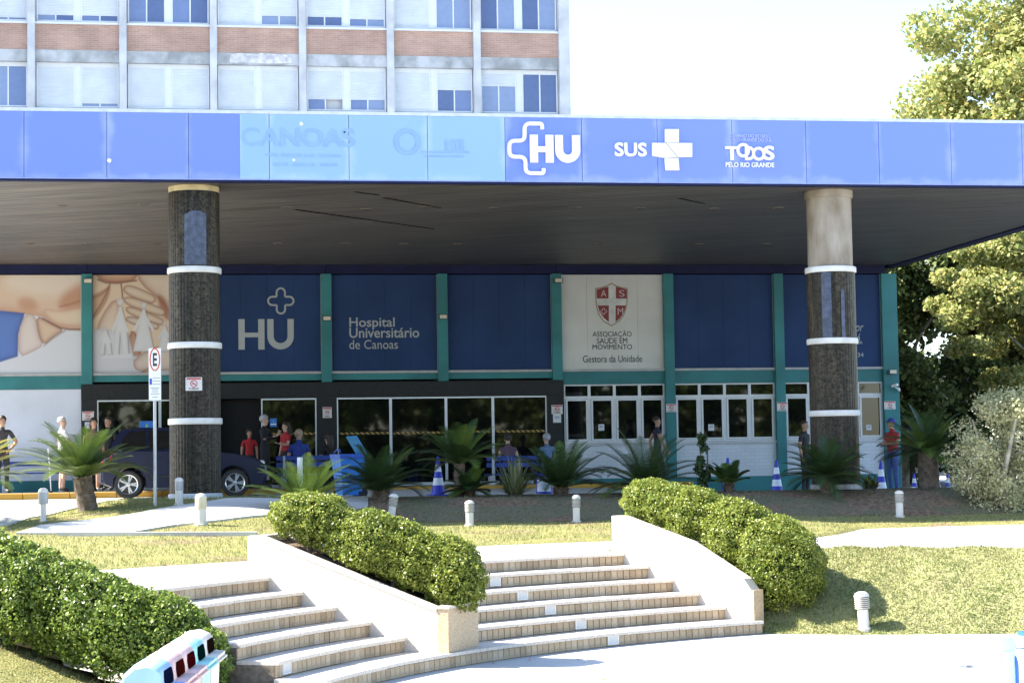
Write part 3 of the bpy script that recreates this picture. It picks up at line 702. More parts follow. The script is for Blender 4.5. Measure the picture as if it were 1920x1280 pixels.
# the printed mural of hands and paper figures -------------------------------
mu = thing('wall_mural', 'printed mural of cupped hands holding a white paper family', 'mural', (wx(160), YW, 4.3))
def printmat():
    m = bpy.data.materials.new('printed picture'); m.use_nodes = True; n, l = nodes_of(m); b = n['Principled BSDF']; b.inputs['Roughness'].default_value = .6; b.inputs['Specular IOR Level'].default_value = .2
    a = n.new('ShaderNodeAttribute'); a.attribute_name = 'print'; l.new(a.outputs['Color'], b.inputs['Base Color']); return m
PRM = printmat()
def chaikin(pts, k):
    p = [np.array(q, float) for q in pts]
    for _ in range(k):
        q = []
        for i in range(len(p)): a, c = p[i], p[(i+1) % len(p)]; q += [a*.75+c*.25, a*.25+c*.75]
        p = q
    return np.array(p)
class Print:
    """a small flat picture, drawn shape by shape on a fine grid of the panel"""
    def __init__(s, px0, px1, py0, py1, nx, ny, bgc):
        s.gx, s.gy = np.meshgrid(np.linspace(px0, px1, nx), np.linspace(py0, py1, ny), indexing='ij'); s.C = np.zeros((nx, ny, 3)); s.C[:] = s.lin(bgc); s.n = (nx, ny)
    def lin(s, c): c = np.array(c, float); g = c.mean(); return ((g+(c-g)*.72)/255.)**2.2*.80
    def shape(s, pts, col, soft=1.0, edge=None, ew=5.0, k=2, op=1.0):
        p = chaikin(pts, k); x, y = s.gx, s.gy; ins = np.zeros(x.shape, bool); d = np.full(x.shape, 1e9); j = len(p)-1
        for i in range(len(p)):
            (xi, yi), (xj, yj) = p[i], p[j]; ins ^= ((yi > y) != (yj > y)) & (x < (xj-xi)*(y-yi)/((yj-yi) or 1e-9)+xi)
            ex, ey = xj-xi, yj-yi; t = np.clip(((x-xi)*ex+(y-yi)*ey)/(ex*ex+ey*ey+1e-9), 0, 1); d = np.minimum(d, np.hypot(x-xi-t*ex, y-yi-t*ey)); j = i
        sd = np.where(ins, -d, d); a = (op*(1-ss(sd, -soft, soft)))[..., None]; c = s.lin(col)
        if edge is not None: w = np.exp(-d/ew)[..., None]; c = c*(1-w)+s.lin(edge)*w
        s.C = s.C*(1-a)+c*a
    def line(s, pts, col, w=1.2, op=1.0):
        d = np.full(s.gx.shape, 1e9)
        for (xi, yi), (xj, yj) in zip(pts[:-1], pts[1:]):
            ex, ey = xj-xi, yj-yi; t = np.clip(((s.gx-xi)*ex+(s.gy-yi)*ey)/(ex*ex+ey*ey), 0, 1); d = np.minimum(d, np.hypot(s.gx-xi-t*ex, s.gy-yi-t*ey))
        a = (op*np.exp(-(d/w)**2))[..., None]; s.C = s.C*(1-a)+s.lin(col)*a
    def finger(s, a, c, w, col=(226, 200, 172), edge=(150, 92, 66)):
        a, c = Vector(a), Vector(c); d = (c-a).normalized(); n = Vector((-d.y, d.x))
        s.shape([tuple(a+n*w), tuple(c+n*w*.9), tuple(c+d*w*.8+n*w*.4), tuple(c+d*w*.8-n*w*.4), tuple(c-n*w*.9), tuple(a-n*w)], col, 1.2, edge, 3.2)
    def paper(s, cx, y0, y1, w, skirt):
        h = y1-y0; sh = [(cx-2, y0+h*.14), (cx+3, y0+h*.14), (cx+w*.5, y0+h*.55), (cx+w*.62, y1), (cx+w*.18, y1), (cx, y0+h*.6), (cx-w*.12, y1), (cx-w*.5, y1), (cx-w*.36, y0+h*.55)] if not skirt else [(cx-2, y0+h*.14), (cx+3, y0+h*.14), (cx+w*.62, y1), (cx-w*.62, y1)]
        s.shape([(q[0]+2, q[1]+1) for q in sh], (110, 78, 66), 2.0, k=0, op=.55); s.shape(sh, (216, 217, 222), .8, (196, 194, 198), 2, k=0)
        s.shape([(cx+.5+h*.065*math.cos(t), y0+h*.065+h*.07*math.sin(t)) for t in np.arange(0, 6.2, .5)], (214, 212, 214), .8, (180, 170, 168), 2, k=0)
        for g in (-1, 1): s.shape([(cx+g*2, y0+h*.2), (cx+g*(w*.62), y0+h*.56), (cx+g*(w*.62-2.5), y0+h*.6), (cx+g*.5, y0+h*.34)], (212, 212, 216), .8, k=0)
    def build(s, px0, px1, y):
        nx, ny = s.n; x0, x1 = wx(px0), wx(px1); z1, z0 = ZPT-.004, ZPB+.004
        V = np.stack(np.meshgrid(np.linspace(x0, x1, nx), np.linspace(z1, z0, ny), indexing='ij'), -1).reshape(-1, 2); V = np.stack([V[:, 0], np.full(len(V), y), V[:, 1]], 1)
        idx = np.arange(nx*ny).reshape(nx, ny); F = np.stack([idx[:-1, :-1], idx[1:, :-1], idx[1:, 1:], idx[:-1, 1:]], -1).reshape(-1, 4)
        me = bigmesh('printed_sheet', V, F, PRM); at_ = me.attributes.new('print', 'FLOAT_COLOR', 'POINT')
        at_.data.foreach_set('color', np.concatenate([s.C.reshape(-1, 3), np.ones((nx*ny, 1))], 1).astype(np.float32).ravel())
        obj('printed_sheet', me, mu, world=True)
SK, SKD, SKL, BR = (228, 194, 164), (210, 152, 122), (231, 214, 196), (146, 96, 82)
A = Print(-64, 151.5, 516, 700, 170, 140, (212, 214, 222))
A.shape([(-80, 505), (170, 505), (170, 622), (130, 618), (105, 612), (80, 594), (40, 588), (0, 582), (-80, 575)], SK, 1.2, SKD, 13, 0)
A.shape([(20, 505), (170, 500), (170, 540), (110, 556), (60, 552), (0, 535)], SKL, 14, k=1, op=.8)
A.shape([(165, 525), (122, 545), (106, 572), (120, 586), (165, 578)], (206, 132, 96), 12, op=.8); A.shape([(30, 560), (60, 556), (75, 580), (40, 585)], (206, 140, 104), 9, op=.7)
A.shape([(165, 572), (118, 584), (78, 578), (88, 596), (112, 611), (165, 612)], (230, 205, 172), 5, SKD, 4, op=.85)
A.line([(165, 560), (130, 571), (112, 575)], (176, 108, 80), 1.6, .7)
A.shape([(-80, 576), (0, 582), (46, 587), (40, 610), (34, 625), (33, 668), (0, 678), (-80, 700)], (84, 124, 214), 1.5, (62, 84, 160), 5, 0)
A.shape([(47, 587), (66, 590), (72, 628), (82, 648), (60, 660), (35, 670), (33, 622)], (222, 206, 198), 1.0, (186, 150, 140), 4, 1)
A.shape([(66, 590), (95, 604), (122, 618), (100, 632), (82, 648), (72, 630)], (226, 190, 158), 1.0, (160, 104, 84), 4, 1)
A.line([(80, 597), (95, 606), (112, 615), (130, 618), (165, 618)], BR, 2.0, .9); A.line([(82, 648), (100, 634), (122, 620)], (150, 120, 116), 1.5, .7)
A.build(-64, 151.5, YP-.003)
B = Print(174.5, 384, 516, 700, 190, 150, (226, 196, 164))
B.shape([(170, 500), (260, 500), (256, 528), (210, 531), (186, 525)], (222, 176, 138), 1.5, (170, 96, 66), 7)
B.line([(184, 524), (198, 530), (220, 531), (256, 526)], BR, 1.8)
B.shape([(168, 556), (195, 545), (208, 530), (205, 556), (188, 586), (168, 606)], (214, 168, 132), 3, (170, 110, 84), 4); B.line([(174, 594), (190, 570), (200, 550), (207, 532)], (140, 86, 66), 1.3, .8); B.line([(174, 560), (190, 553), (204, 540)], (160, 104, 80), 1.2, .7)
B.shape([(256, 505), (400, 505), (400, 590), (322, 600), (304, 566), (262, 532)], (228, 206, 182), 2, (176, 116, 88), 7, 1)
B.shape([(292, 550), (312, 560), (322, 604), (304, 596)], (168, 92, 66), 6, op=.8)
B.finger((232, 540), (284, 561), 11); B.finger((232, 561), (302, 586), 10); B.finger((236, 579), (300, 604), 9); B.finger((236, 598), (292, 613), 8, (222, 200, 182))
B.line([(227, 532), (229, 545), (230, 560)], BR, 1.5)
B.shape([(176, 634), (190, 592), (215, 558), (227, 575), (224, 612), (244, 640), (200, 652)], (226, 200, 176), 2, (180, 124, 98), 6, 1)
B.shape([(248, 616), (264, 640), (264, 674), (242, 668), (238, 640)], (206, 156, 122), 2.5, (150, 92, 70), 5, 1)
B.shape([(165, 619), (200, 617), (240, 626), (250, 668), (262, 668), (300, 650), (400, 640), (400, 710), (165, 710)], (208, 208, 216), 1.5, (188, 184, 190), 6, 0)
B.shape([(250, 672), (300, 646), (400, 630), (400, 692), (264, 699), (250, 692)], (222, 200, 184), 1.5, (176, 130, 112), 5, 1)
B.shape([(262, 700), (290, 684), (300, 692), (280, 703)], (216, 176, 146), 1.2, BR, 3, 0)
for a_ in ((225, 560, 668, 26, False), (269, 567, 660, 32, True), (308, 604, 660, 20, True), (197, 612, 666, 20, False), (350, 590, 672, 26, True)): B.paper(*a_)
B.shape([(190, 668), (248, 664), (248, 672), (190, 673)], (214, 215, 220), 1, k=0)
B.build(174.5, 384, YP-.003)

# ------------------------------------------------------------------ canopy
FBLUE = (.160, .242, .74)
def fasciamat(name, col, pale, amt):
    m = bpy.data.materials.new(name); m.use_nodes = True; n, l = nodes_of(m); b = n['Principled BSDF']; b.inputs['Roughness'].default_value = .45
    tc = n.new('ShaderNodeTexCoord'); sp = n.new('ShaderNodeSeparateXYZ'); l.new(tc.outputs['Generated'], sp.inputs[0])
    def mth(op, a, c=None):
        q = n.new('ShaderNodeMath'); q.operation = op
        for i, k in enumerate((a, c)):
            if k is None: continue
            if isinstance(k, (int, float)): q.inputs[i].default_value = k
            else: l.new(k, q.inputs[i])
        return q.outputs[0]
    ex = mth('ABSOLUTE', mth('SUBTRACT', sp.outputs[0], .5)); ez = mth('SUBTRACT', 1.0, sp.outputs[2])
    nz = n.new('ShaderNodeTexNoise'); nz.inputs['Scale'].default_value = 2.2; nz.inputs['Detail'].default_value = 5; l.new(tc.outputs['Object'], nz.inputs[0])
    e = mth('MAXIMUM', mth('MULTIPLY', mth('SUBTRACT', ex, .40), 8.0), mth('MULTIPLY', mth('SUBTRACT', ez, .86), 6.0))
    f = mth('MULTIPLY', mth('MAXIMUM', mth('ADD', e, mth('MULTIPLY', mth('SUBTRACT', nz.outputs[0], .62), 2.2)), 0.0), amt)
    cl = n.new('ShaderNodeClamp'); l.new(f, cl.inputs[0])
    mx = n.new('ShaderNodeMix'); mx.data_type = 'RGBA'; mx.inputs[6].default_value = (*col, 1); mx.inputs[7].default_value = (*pale, 1)
    l.new(cl.outputs[0], mx.inputs[0]); l.new(mx.outputs[2], b.inputs['Base Color']); return m
FM = [fasciamat('fascia blue', FBLUE, (.40, .47, .78), .6), fasciamat('fascia blue worn', (.172, .252, .72), (.40, .47, .76), .75), fasciamat('fascia faded light blue', (.27, .44, .74), (.44, .57, .78), .8)]
cn = thing('entrance_canopy', 'deep flat entrance canopy with periwinkle blue fascia panels', 'canopy', (5.0, YF, ZS))
XL, XR = -7.1, 17.24
SOF = bpy.data.materials.new('soffit boards'); SOF.use_nodes = True
def soffit_nodes():
    n, l = nodes_of(SOF); b = n['Principled BSDF']; b.inputs['Roughness'].default_value = .5
    tc = n.new('ShaderNodeTexCoord'); mp = n.new('ShaderNodeMapping'); mp.inputs['Rotation'].default_value = (0, 0, math.radians(24)); l.new(tc.outputs['Object'], mp.inputs[0])
    m2 = n.new('ShaderNodeMapping'); m2.inputs['Scale'].default_value = (.35, 5.0, 1); l.new(mp.outputs[0], m2.inputs[0])
    nz = n.new('ShaderNodeTexNoise'); nz.inputs['Scale'].default_value = 1.5; nz.inputs['Detail'].default_value = 5; l.new(m2.outputs[0], nz.inputs[0])
    rp = n.new('ShaderNodeValToRGB'); e = rp.color_ramp.elements; e[0].position = .32; e[0].color = (.055, .050, .046, 1); e[1].position = .72; e[1].color = (.145, .13, .112, 1); l.new(nz.outputs[0], rp.inputs[0])
    wv = n.new('ShaderNodeTexWave'); wv.bands_direction = 'Y'; wv.inputs['Scale'].default_value = 1.6; wv.inputs['Distortion'].default_value = .15; l.new(mp.outputs[0], wv.inputs[0])
    cr = n.new('ShaderNodeMapRange'); cr.inputs[1].default_value = 0; cr.inputs[2].default_value = .07; cr.inputs[3].default_value = .62; cr.inputs[4].default_value = 1; l.new(wv.outputs['Fac'], cr.inputs[0])
    mx = n.new('ShaderNodeMix'); mx.data_type = 'RGBA'; mx.blend_type = 'MULTIPLY'; mx.inputs[0].default_value = 1; l.new(rp.outputs[0], mx.inputs[6]); l.new(cr.outputs[0], mx.inputs[7])
    l.new(mx.outputs[2], b.inputs['Base Color'])
    bp = n.new('ShaderNodeBump'); bp.inputs['Strength'].default_value = .5; bp.inputs['Distance'].default_value = .02; l.new(wv.outputs['Fac'], bp.inputs['Height']); l.new(bp.outputs[0], b.inputs['Normal'])
soffit_nodes()
m = MB(); m.box(XL+.02, XR-.02, YF+.05, 61.0, ZS+.03, ZFT-.06); m.build('roof_slab', CONC, cn)
m = MB(); m.box(XL+.06, XR-.3, YF+.10, YW-.08, ZS, ZS+.028); m.build('soffit', SOF, cn)
m = MB(); m.box(XL+.02, XR-.02, YF-.03, YF+.10, ZS-.012, ZS+.025); m.build('drip_edge', NAVYD, cn)
m = MB(); m.box(XL, XR, YF-.022, YF-.003, ZS+.026, ZS+.045); m.build('bottom_trim', mat('pale edge trim', (.30, .37, .72), .5), cn)
m = MB(); m.box(XR-.3, XR-.02, YF+.10, YW+.6, ZS-.03, ZS+.028); m.build('side_trim', NAVYD, cn)
m = MB(); m.box(XL, XR, YF-.02, YF+.3, ZFT-.055, ZFT+.0); m.build('coping', mat('pale blue coping', (.55, .60, .72), .5), cn)
F0, FP = -2.9976, 1.345
k = math.floor((XL-F0)/FP); XFILM0, XFILM1 = at(450, 280, Y=YF).x, F0+FP*6
while F0+FP*k < XR:
    a, b_ = max(XL, F0+FP*k), min(XR, F0+FP*(k+1)); dy = random.uniform(-.003, .003)
    m = MB(); m.box(a+.005, b_-.005, YF-.012+dy, YF+.04, ZS+.047, ZFT-.058)
    m.build('fascia_panel', FM[2] if 3 <= k <= 5 else (FM[1] if k in (1, 7, 8, 9) else FM[0]), cn)
    k += 1
m = MB(); m.box(XFILM0, F0+FP*3-.006, YF-.0195, YF-.0165, ZS+.049, ZFT-.06); m.build('faded_film', FM[2], cn)
m = MB(); m.box(XR-.018, XR, YF+.04, 61, ZS+.027, ZFT-.058); m.build('fascia_panel', FM[0], cn)
m = MB(); m.box(XL, XL+.018, YF+.04, 61, ZS+.027, ZFT-.058); m.build('fascia_panel', FM[0], cn)
# recessed downlights in the soffit
DL = MB().lathe([(.085, 0), (.11, 0), (.11, .02), (.085, .02)], n=20, cap=False).mesh('downlight', mat('downlight ring', (.17, .14, .10), .5))
DG = MB().lathe([(.0, .012), (.085, .012)], n=20, cap=False).mesh('lens', mat('downlight lens', (.10, .09, .08), .4))
for px, py in ((117, 386), (270, 384), (538, 390), (687, 393), (800, 389), (928, 391), (1078, 390), (1200, 391), (1340, 392), (1460, 391), (56, 457), (168, 457), (295, 457), (521, 457), (648, 457), (757, 458), (858, 458), (1310, 458), (1437, 458), (1120, 458)):
    p = at(px, py, Z=ZS-.008); o = obj('downlight', DL, cn, p-cn.location); obj('lens', DG, o)
# a few loose soffit strips with open joints
for (a, b_) in (((552, 393), (812, 429)), ((718, 371), (825, 390)), ((665, 360), (710, 366)), ((1273, 372), (1320, 382))):
    p, q = at(*a, Z=ZS-.004), at(*b_, Z=ZS-.004); d = (q-p).normalized(); nn = Vector((-d.y, d.x, 0))*.05
    m = MB(); m.add([p-nn, p+nn, q+nn*.5, q-nn*.5, p-nn+Vector((0,0,-.02)), q-nn*.5+Vector((0,0,-.012))], [(0,1,2,3),(0,3,5,4)]); m.build('open_joint', mat('black gap', (.006, .006, .006), 1), cn)

# columns --------------------------------------------------------------------
MOS = bpy.data.materials.new('dark stone mosaic'); MOS.use_nodes = True
def mosaic():
    n, l = nodes_of(MOS); b = n['Principled BSDF']; b.inputs['Roughness'].default_value = .38; b.inputs['Specular IOR Level'].default_value = .2
    tc = n.new('ShaderNodeTexCoord')
    vo = n.new('ShaderNodeTexVoronoi'); vo.inputs['Scale'].default_value = 26; l.new(tc.outputs['Object'], vo.inputs[0])
    mp = n.new('ShaderNodeMapping'); mp.inputs['Scale'].default_value = (7, 7, .45); l.new(tc.outputs['Object'], mp.inputs[0])
    nz = n.new('ShaderNodeTexNoise'); nz.inputs['Scale'].default_value = 1.6; nz.inputs['Detail'].default_value = 6; l.new(mp.outputs[0], nz.inputs[0])
    sp = n.new('ShaderNodeSeparateColor'); l.new(vo.outputs['Color'], sp.inputs[0])
    rp = n.new('ShaderNodeValToRGB'); e = rp.color_ramp.elements; e[0].color = (.007, .007, .006, 1); e[1].color = (.045, .039, .031, 1); e[1].position = 1
    l.new(sp.outputs[0], rp.inputs[0])
    r2 = n.new('ShaderNodeValToRGB'); e = r2.color_ramp.elements; e[0].position = .35; e[0].color = (.5, .5, .5, 1); e[1].position = .72; e[1].color = (1.9, 1.75, 1.45, 1); l.new(nz.outputs[0], r2.inputs[0])
    mx = n.new('ShaderNodeMix'); mx.data_type = 'RGBA'; mx.blend_type = 'MULTIPLY'; mx.inputs[0].default_value = 1; l.new(rp.outputs[0], mx.inputs[6]); l.new(r2.outputs[0], mx.inputs[7]); l.new(mx.outputs[2], b.inputs['Base Color'])
    v2 = n.new('ShaderNodeTexVoronoi'); v2.feature = 'DISTANCE_TO_EDGE'; v2.inputs['Scale'].default_value = 26; l.new(tc.outputs['Object'], v2.inputs[0])
    bp = n.new('ShaderNodeBump'); bp.inputs['Strength'].default_value = .35; bp.inputs['Distance'].default_value = .01; l.new(v2.outputs['Distance'], bp.inputs['Height']); l.new(bp.outputs[0], b.inputs['Normal'])
mosaic()
RINGM = mat('white stone ring', (.66, .65, .63), .5, .15, 4, .05, col2=(.70, .69, .67))
RAWC = mat('raw stained concrete', (.25, .195, .135), .9, .3, 2.6, .5, col2=(.36, .32, .27), stretch=(1, 1, .4))
CAPM = mat('ochre concrete cap', (.52, .43, .26), .85, .2, 5, .3)
def column(px_top, label, ring_px, raw):
    ptop = at(px_top, 350, Y=YF+.72); x, y = ptop.x, YF+.72; r = .43
    t = thing('canopy_column', label, 'column', (x, y, 1.2), group='round columns carrying the canopy')
    fl = 44
    def fluted(z0, z1, rr, nm, mt, amp=.003):
        m = MB(); n = fl*4; vs = []
        for z in (z0, z1):
            for k in range(n):
                a = 2*math.pi*k/n; q = rr+amp*(1-abs(math.sin(a*fl/2))**4*2); vs.append((x+q*math.cos(a), y+q*math.sin(a), z))
        m.add(vs, [(k, (k+1) % n, n+(k+1) % n, n+k) for k in range(n)]+[tuple(range(n-1, -1, -1)), tuple(range(n, 2*n))]); m.build(nm, mt, t, smooth=False)
    zs = [at(px_top+q[1], q[0], Y=y-r).z for q in ring_px]
    zc = ZS-(.10 if not raw else .14); b0 = 1.2
    seg = [b0+.38 if raw else 1.62]+list(reversed(zs))+[zc-.002]
    for i in range(len(seg)-1):
        israw = raw and i == len(seg)-2
        fluted(seg[i]+(.055 if i else 0), seg[i+1]-.055 if i < len(seg)-2 else seg[i+1], r if not israw else r-.03, 'shaft', RAWC if israw else MOS, .003 if not israw else .001)
    for z in zs:
        m = MB(); m.lathe([(r-.05, z-.052), (r+.022, z-.052), (r+.03, z-.04), (r+.03, z+.04), (r+.022, z+.052), (r-.05, z+.052)], (x, y), 48); m.build('ring', RINGM, t, smooth=True)
    m = MB(); m.lathe([(r-.01, zc), (r+.0, zc+.01), (r+.0, ZS-.004), (r-.05, ZS-.003)], (x, y), 48); m.build('cap', CAPM if not raw else RAWC, t, smooth=True)
    zp = b0+.378 if raw else 1.618; m = MB(); m.lathe([(r+.03, b0-.2), (r+.03, zp-.018), (r+.01, zp), (r-.05, zp)], (x, y), 48); m.build('plinth', CONC if not raw else mat('streaked plinth', (.40, .42, .44), .8, .35, 3, .2, col2=(.60, .62, .62), stretch=(3, 3, .3)), t, smooth=True)
    return t, x, y, r
c1, c1x, c1y, cr_ = column(363.5, 'dark mosaic column standing in front of the parked blue car', [(504, 1), (646, 2), (789, 2.5)], False)
c2, c2x, c2y, _ = column(1553, 'dark mosaic column with a bare concrete top at the right end', [(503, 3), (638, 6), (774, 9)], True)
# bluish reflections on the columns, put into the colour of thin curved films
BLF = mat('blue reflection colour', (.05, .065, .11), .5, .35, 12, .2)
def film(parent, cx, cy, r, px0, px1, py0, py1, name='reflection_film'):
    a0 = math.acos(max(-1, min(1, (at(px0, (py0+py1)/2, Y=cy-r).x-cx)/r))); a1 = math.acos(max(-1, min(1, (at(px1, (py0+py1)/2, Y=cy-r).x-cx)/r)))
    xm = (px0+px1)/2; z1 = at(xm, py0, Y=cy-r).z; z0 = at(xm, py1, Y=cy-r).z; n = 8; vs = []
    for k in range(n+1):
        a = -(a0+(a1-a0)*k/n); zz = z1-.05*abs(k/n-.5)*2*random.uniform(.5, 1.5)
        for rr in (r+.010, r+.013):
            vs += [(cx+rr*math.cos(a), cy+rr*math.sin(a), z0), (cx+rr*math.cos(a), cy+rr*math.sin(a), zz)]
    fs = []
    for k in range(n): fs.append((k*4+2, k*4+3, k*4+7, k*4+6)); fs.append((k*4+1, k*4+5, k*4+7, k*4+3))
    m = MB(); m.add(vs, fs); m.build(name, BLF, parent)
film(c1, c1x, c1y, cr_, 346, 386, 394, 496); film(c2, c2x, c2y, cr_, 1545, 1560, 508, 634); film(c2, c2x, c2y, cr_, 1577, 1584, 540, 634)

# fascia signs ----------------------------------------------------------------
YS = YF-.0155
def frect(x0, x1, y0, y1): return wallrect(x0, x1, y0, y1, Y=YS)
SW = mat('white sign face', (.82, .82, .80), .45, .03)
g = thing('fascia_logo', 'raised white HU letters with a broken outline cross on the blue fascia', 'logo', (at(1020, 280, Y=YS).x, YS, 6.9))
x0, x1, z0, z1 = frect(993, 1087, 254, 306); m = MB(); hu_letters(m, x0, x1, z0, z1, .07, YS, .05, .03); m.build('letters', SW, g)
x0, x1, z0, z1 = frect(951, 1020, 229, 329)
def q(u, v): return (x0+(x1-x0)*u, z0+(z1-z0)*v)
def rnd(pts, r=.35, n=4):
    out = [pts[0]]
    for i in range(1, len(pts)-1):
        a, b_, c = Vector(pts[i-1]), Vector(pts[i]), Vector(pts[i+1]); ra = min(.10, (a-b_).length*.45, (c-b_).length*.45)
        p, s_ = b_+(a-b_).normalized()*ra, b_+(c-b_).normalized()*ra
        for k in range(n+1):
            t = k/n; out.append(tuple(p*(1-t)**2+b_*2*t*(1-t)+s_*t*t))
    return out+[pts[-1]]
path = rnd([q(.95, .86), q(.95, .965), q(.47, .965), q(.47, .64), q(.05, .64), q(.05, .34), q(.48, .34), q(.48, .035), q(.97, .035), q(.97, .13)])
m = MB(); band(path, .032, YS, .05, m); m.build('cross_outline', SW, g)
g = thing('fascia_logo', 'raised white SUS letters with a solid cross on the blue fascia', 'logo', (at(1225, 280, Y=YS).x, YS, 6.9))
lettering('letters', 'SUS', *frect(1152, 1212, 268, 294), YS, .04, SW, g, bold=.03)
def fpoly(pts, nm, par, dep=.04): m = MB(); m.prism([Vector((at(a, b_, Y=YS).x, YS, at(a, b_, Y=YS).z)) for a, b_ in pts], (0, -dep, 0)); return m.build(nm, SW, par)
fpoly([(1246, 243), (1272, 243), (1272, 268), (1246, 268)], 'cross_arm', g); fpoly([(1222, 268.6), (1247, 269), (1269, 295.5), (1247, 297), (1222, 293)], 'cross_arm', g)
fpoly([(1248.5, 268.8), (1297, 269), (1297, 295), (1270.5, 295.5)], 'cross_arm', g); fpoly([(1245, 298), (1271, 296.6), (1273, 320), (1247, 320)], 'cross_arm', g)
g = thing('fascia_lettering', 'white TODOS PELO RIO GRANDE sign lettering of the state government on the fascia', 'lettering', (at(1405, 285, Y=YS).x, YS, 6.9))
PALEB = mat('pale blue sign face', (.42, .50, .75), .5)
lettering('words', 'GOVERNO DO ESTADO', *frect(1364, 1444, 252, 258.5), YS, .015, PALEB, g, bold=.01)
lettering('words', 'DO RIO GRANDE DO SUL', *frect(1361, 1447, 259.5, 265.5), YS, .015, PALEB, g, bold=.01)
lettering('letter', 'T', *frect(1359, 1384, 275, 301), YS, .04, SW, g, bold=.03)
lettering('letter', 'O', *frect(1380, 1405, 269, 296), YS, .042, SW, g, bold=.03)
lettering('letter', 'D', *frect(1396, 1414, 275, 301), YS, .044, SW, g, bold=.03)
lettering('letter', 'O', *frect(1409, 1434, 276, 302), YS, .046, SW, g, bold=.03)
lettering('letter', 'S', *frect(1431, 1451, 274, 301), YS, .04, SW, g, bold=.03)
lettering('words', 'PELO RIO GRANDE', *frect(1360, 1451, 305, 314), YS, .03, SW, g, bold=.02)
GH = mat('ghost of old lettering', (.235, .385, .71), .5, .05)
g = thing('ghost_lettering', 'faint traces of removed CANOAS lettering on the faded light blue panels', 'lettering', (at(560, 280, Y=YF).x, YF, 6.9))
YG = YF-.0205
def grect(a, b_, c, d): return wallrect(a, b_, c, d, Y=YG)
lettering('letters', 'CANOAS', *grect(452, 665, 240, 275), YG, .0015, GH, g, bold=.03)
for (a, b_, y_) in ((497, 520, 290), (527, 566, 291), (570, 590, 292), (598, 640, 292), (512, 540, 308), (548, 590, 309), (600, 632, 309)):
    x0, x1, z0, z1 = grect(a, b_, y_-2.5, y_+2.5); m = MB(); m.box(x0, x1, YG-.0015, YG, z0, z1); m.build('word_trace', GH, g)
g = thing('ghost_emblem', 'faint ring trace of a removed emblem on the faded light blue panels', 'logo', (at(760, 280, Y=YF).x, YF, 6.9))
c_ = at(763, 266, Y=YG); m = MB(); band(arc(c_.x, c_.z, .19, 0, 354, 30), .035, YG, .0015, m, closed=True); m.build('ring_trace', GH, g)
for (a, b_, y_) in ((790, 880, 285), (795, 870, 293)):
    x0, x1, z0, z1 = grect(a, b_, y_-1, y_+1.5); m = MB(); m.box(x0, x1, YG-.0015, YG, z0, z1); m.build('line_trace', GH, g)
for a in (835, 846, 855, 864):
    x0, x1, z0, z1 = grect(a, a+5, 262, 282); m = MB(); m.box(x0, x1, YG-.0015, YG, z0, z1); m.build('letter_trace', GH, g)
# chipped spots
for px, py, r in ((565, 232, .035), (205, 301, .04), (551, 300, .025), (646, 248, .02)):
    p = at(px, py, Y=YF-.022); m = MB(); m.flat([(p.x+r*random.uniform(.7, 1.1)*math.cos(t), YF-.022, p.z+r*random.uniform(.7, 1.1)*math.sin(t)) for t in np.arange(0, 6.28, .7)]); m.build('chipped_spot', SW, cn)

# ------------------------------------------------------------------ tower block behind
YT = 61.2; TB = 2.8233; TX0 = -5.4293; ZR = 2.733          # mullion spacing and floor height
tw = thing('hospital_tower', 'tower block with brick spandrels, white mullions and roller shutters above the canopy', 'building', (3, YT, 1.1))
TBR = brickmat('pink brick', (.37, .225, .17), (.45, .28, .21), (.44, .35, .31), .23, .062, .008, .85, .5, .22)
TCON = mat('weathered band concrete', (.36, .38, .39), .9, .3, 2.0, .4, col2=(.46, .48, .50))
TMUL = mat('white mullion concrete', (.47, .49, .52), .85, .16, 1.5, .2)
TWIN = mat('window white', (.60, .63, .66), .5, .03)
SHUT = mat('shutter slats', (.52, .565, .61), .55, .05, 2)
TGL = emitless_glass('tower glass', (.13, .18, .34), .04, 1.6)
TGLS = [TGL, emitless_glass('tower glass pale', (.19, .25, .40), .06, 1.6), emitless_glass('tower glass deep', (.075, .11, .24), .04, 1.6)]
TDK = mat('open window dark', (.012, .013, .02), .8)
XTR = TX0+6*TB
m = MB(); m.box(-26, XTR+.05, YT+.45, YT+14, 1, 26); m.build('core', TMUL, tw)
def zlev(z, k): return z+ZR*k
ST0 = {-1: (.05, .0), 0: (1, .93), 1: (1, 1), 2: (1, 1), 3: (.74, .74), 4: (1, .45), 5: (.33, .0)}      # how far each shutter is let down
ST1 = {-1: (.96, .96), 0: (.87, .87), 1: (.3, .3), 2: (1, .78), 3: (.78, .82), 4: (1, .2), 5: (0, 0)}
for i in range(-7, 7):
    x = TX0+TB*i; w = .115
    m = MB(); m.bbox(x-w, x+w+(.12 if i == 6 else 0), YT-.16, YT+.5, 9, 26, .01); m.build('mullion', TMUL, tw)
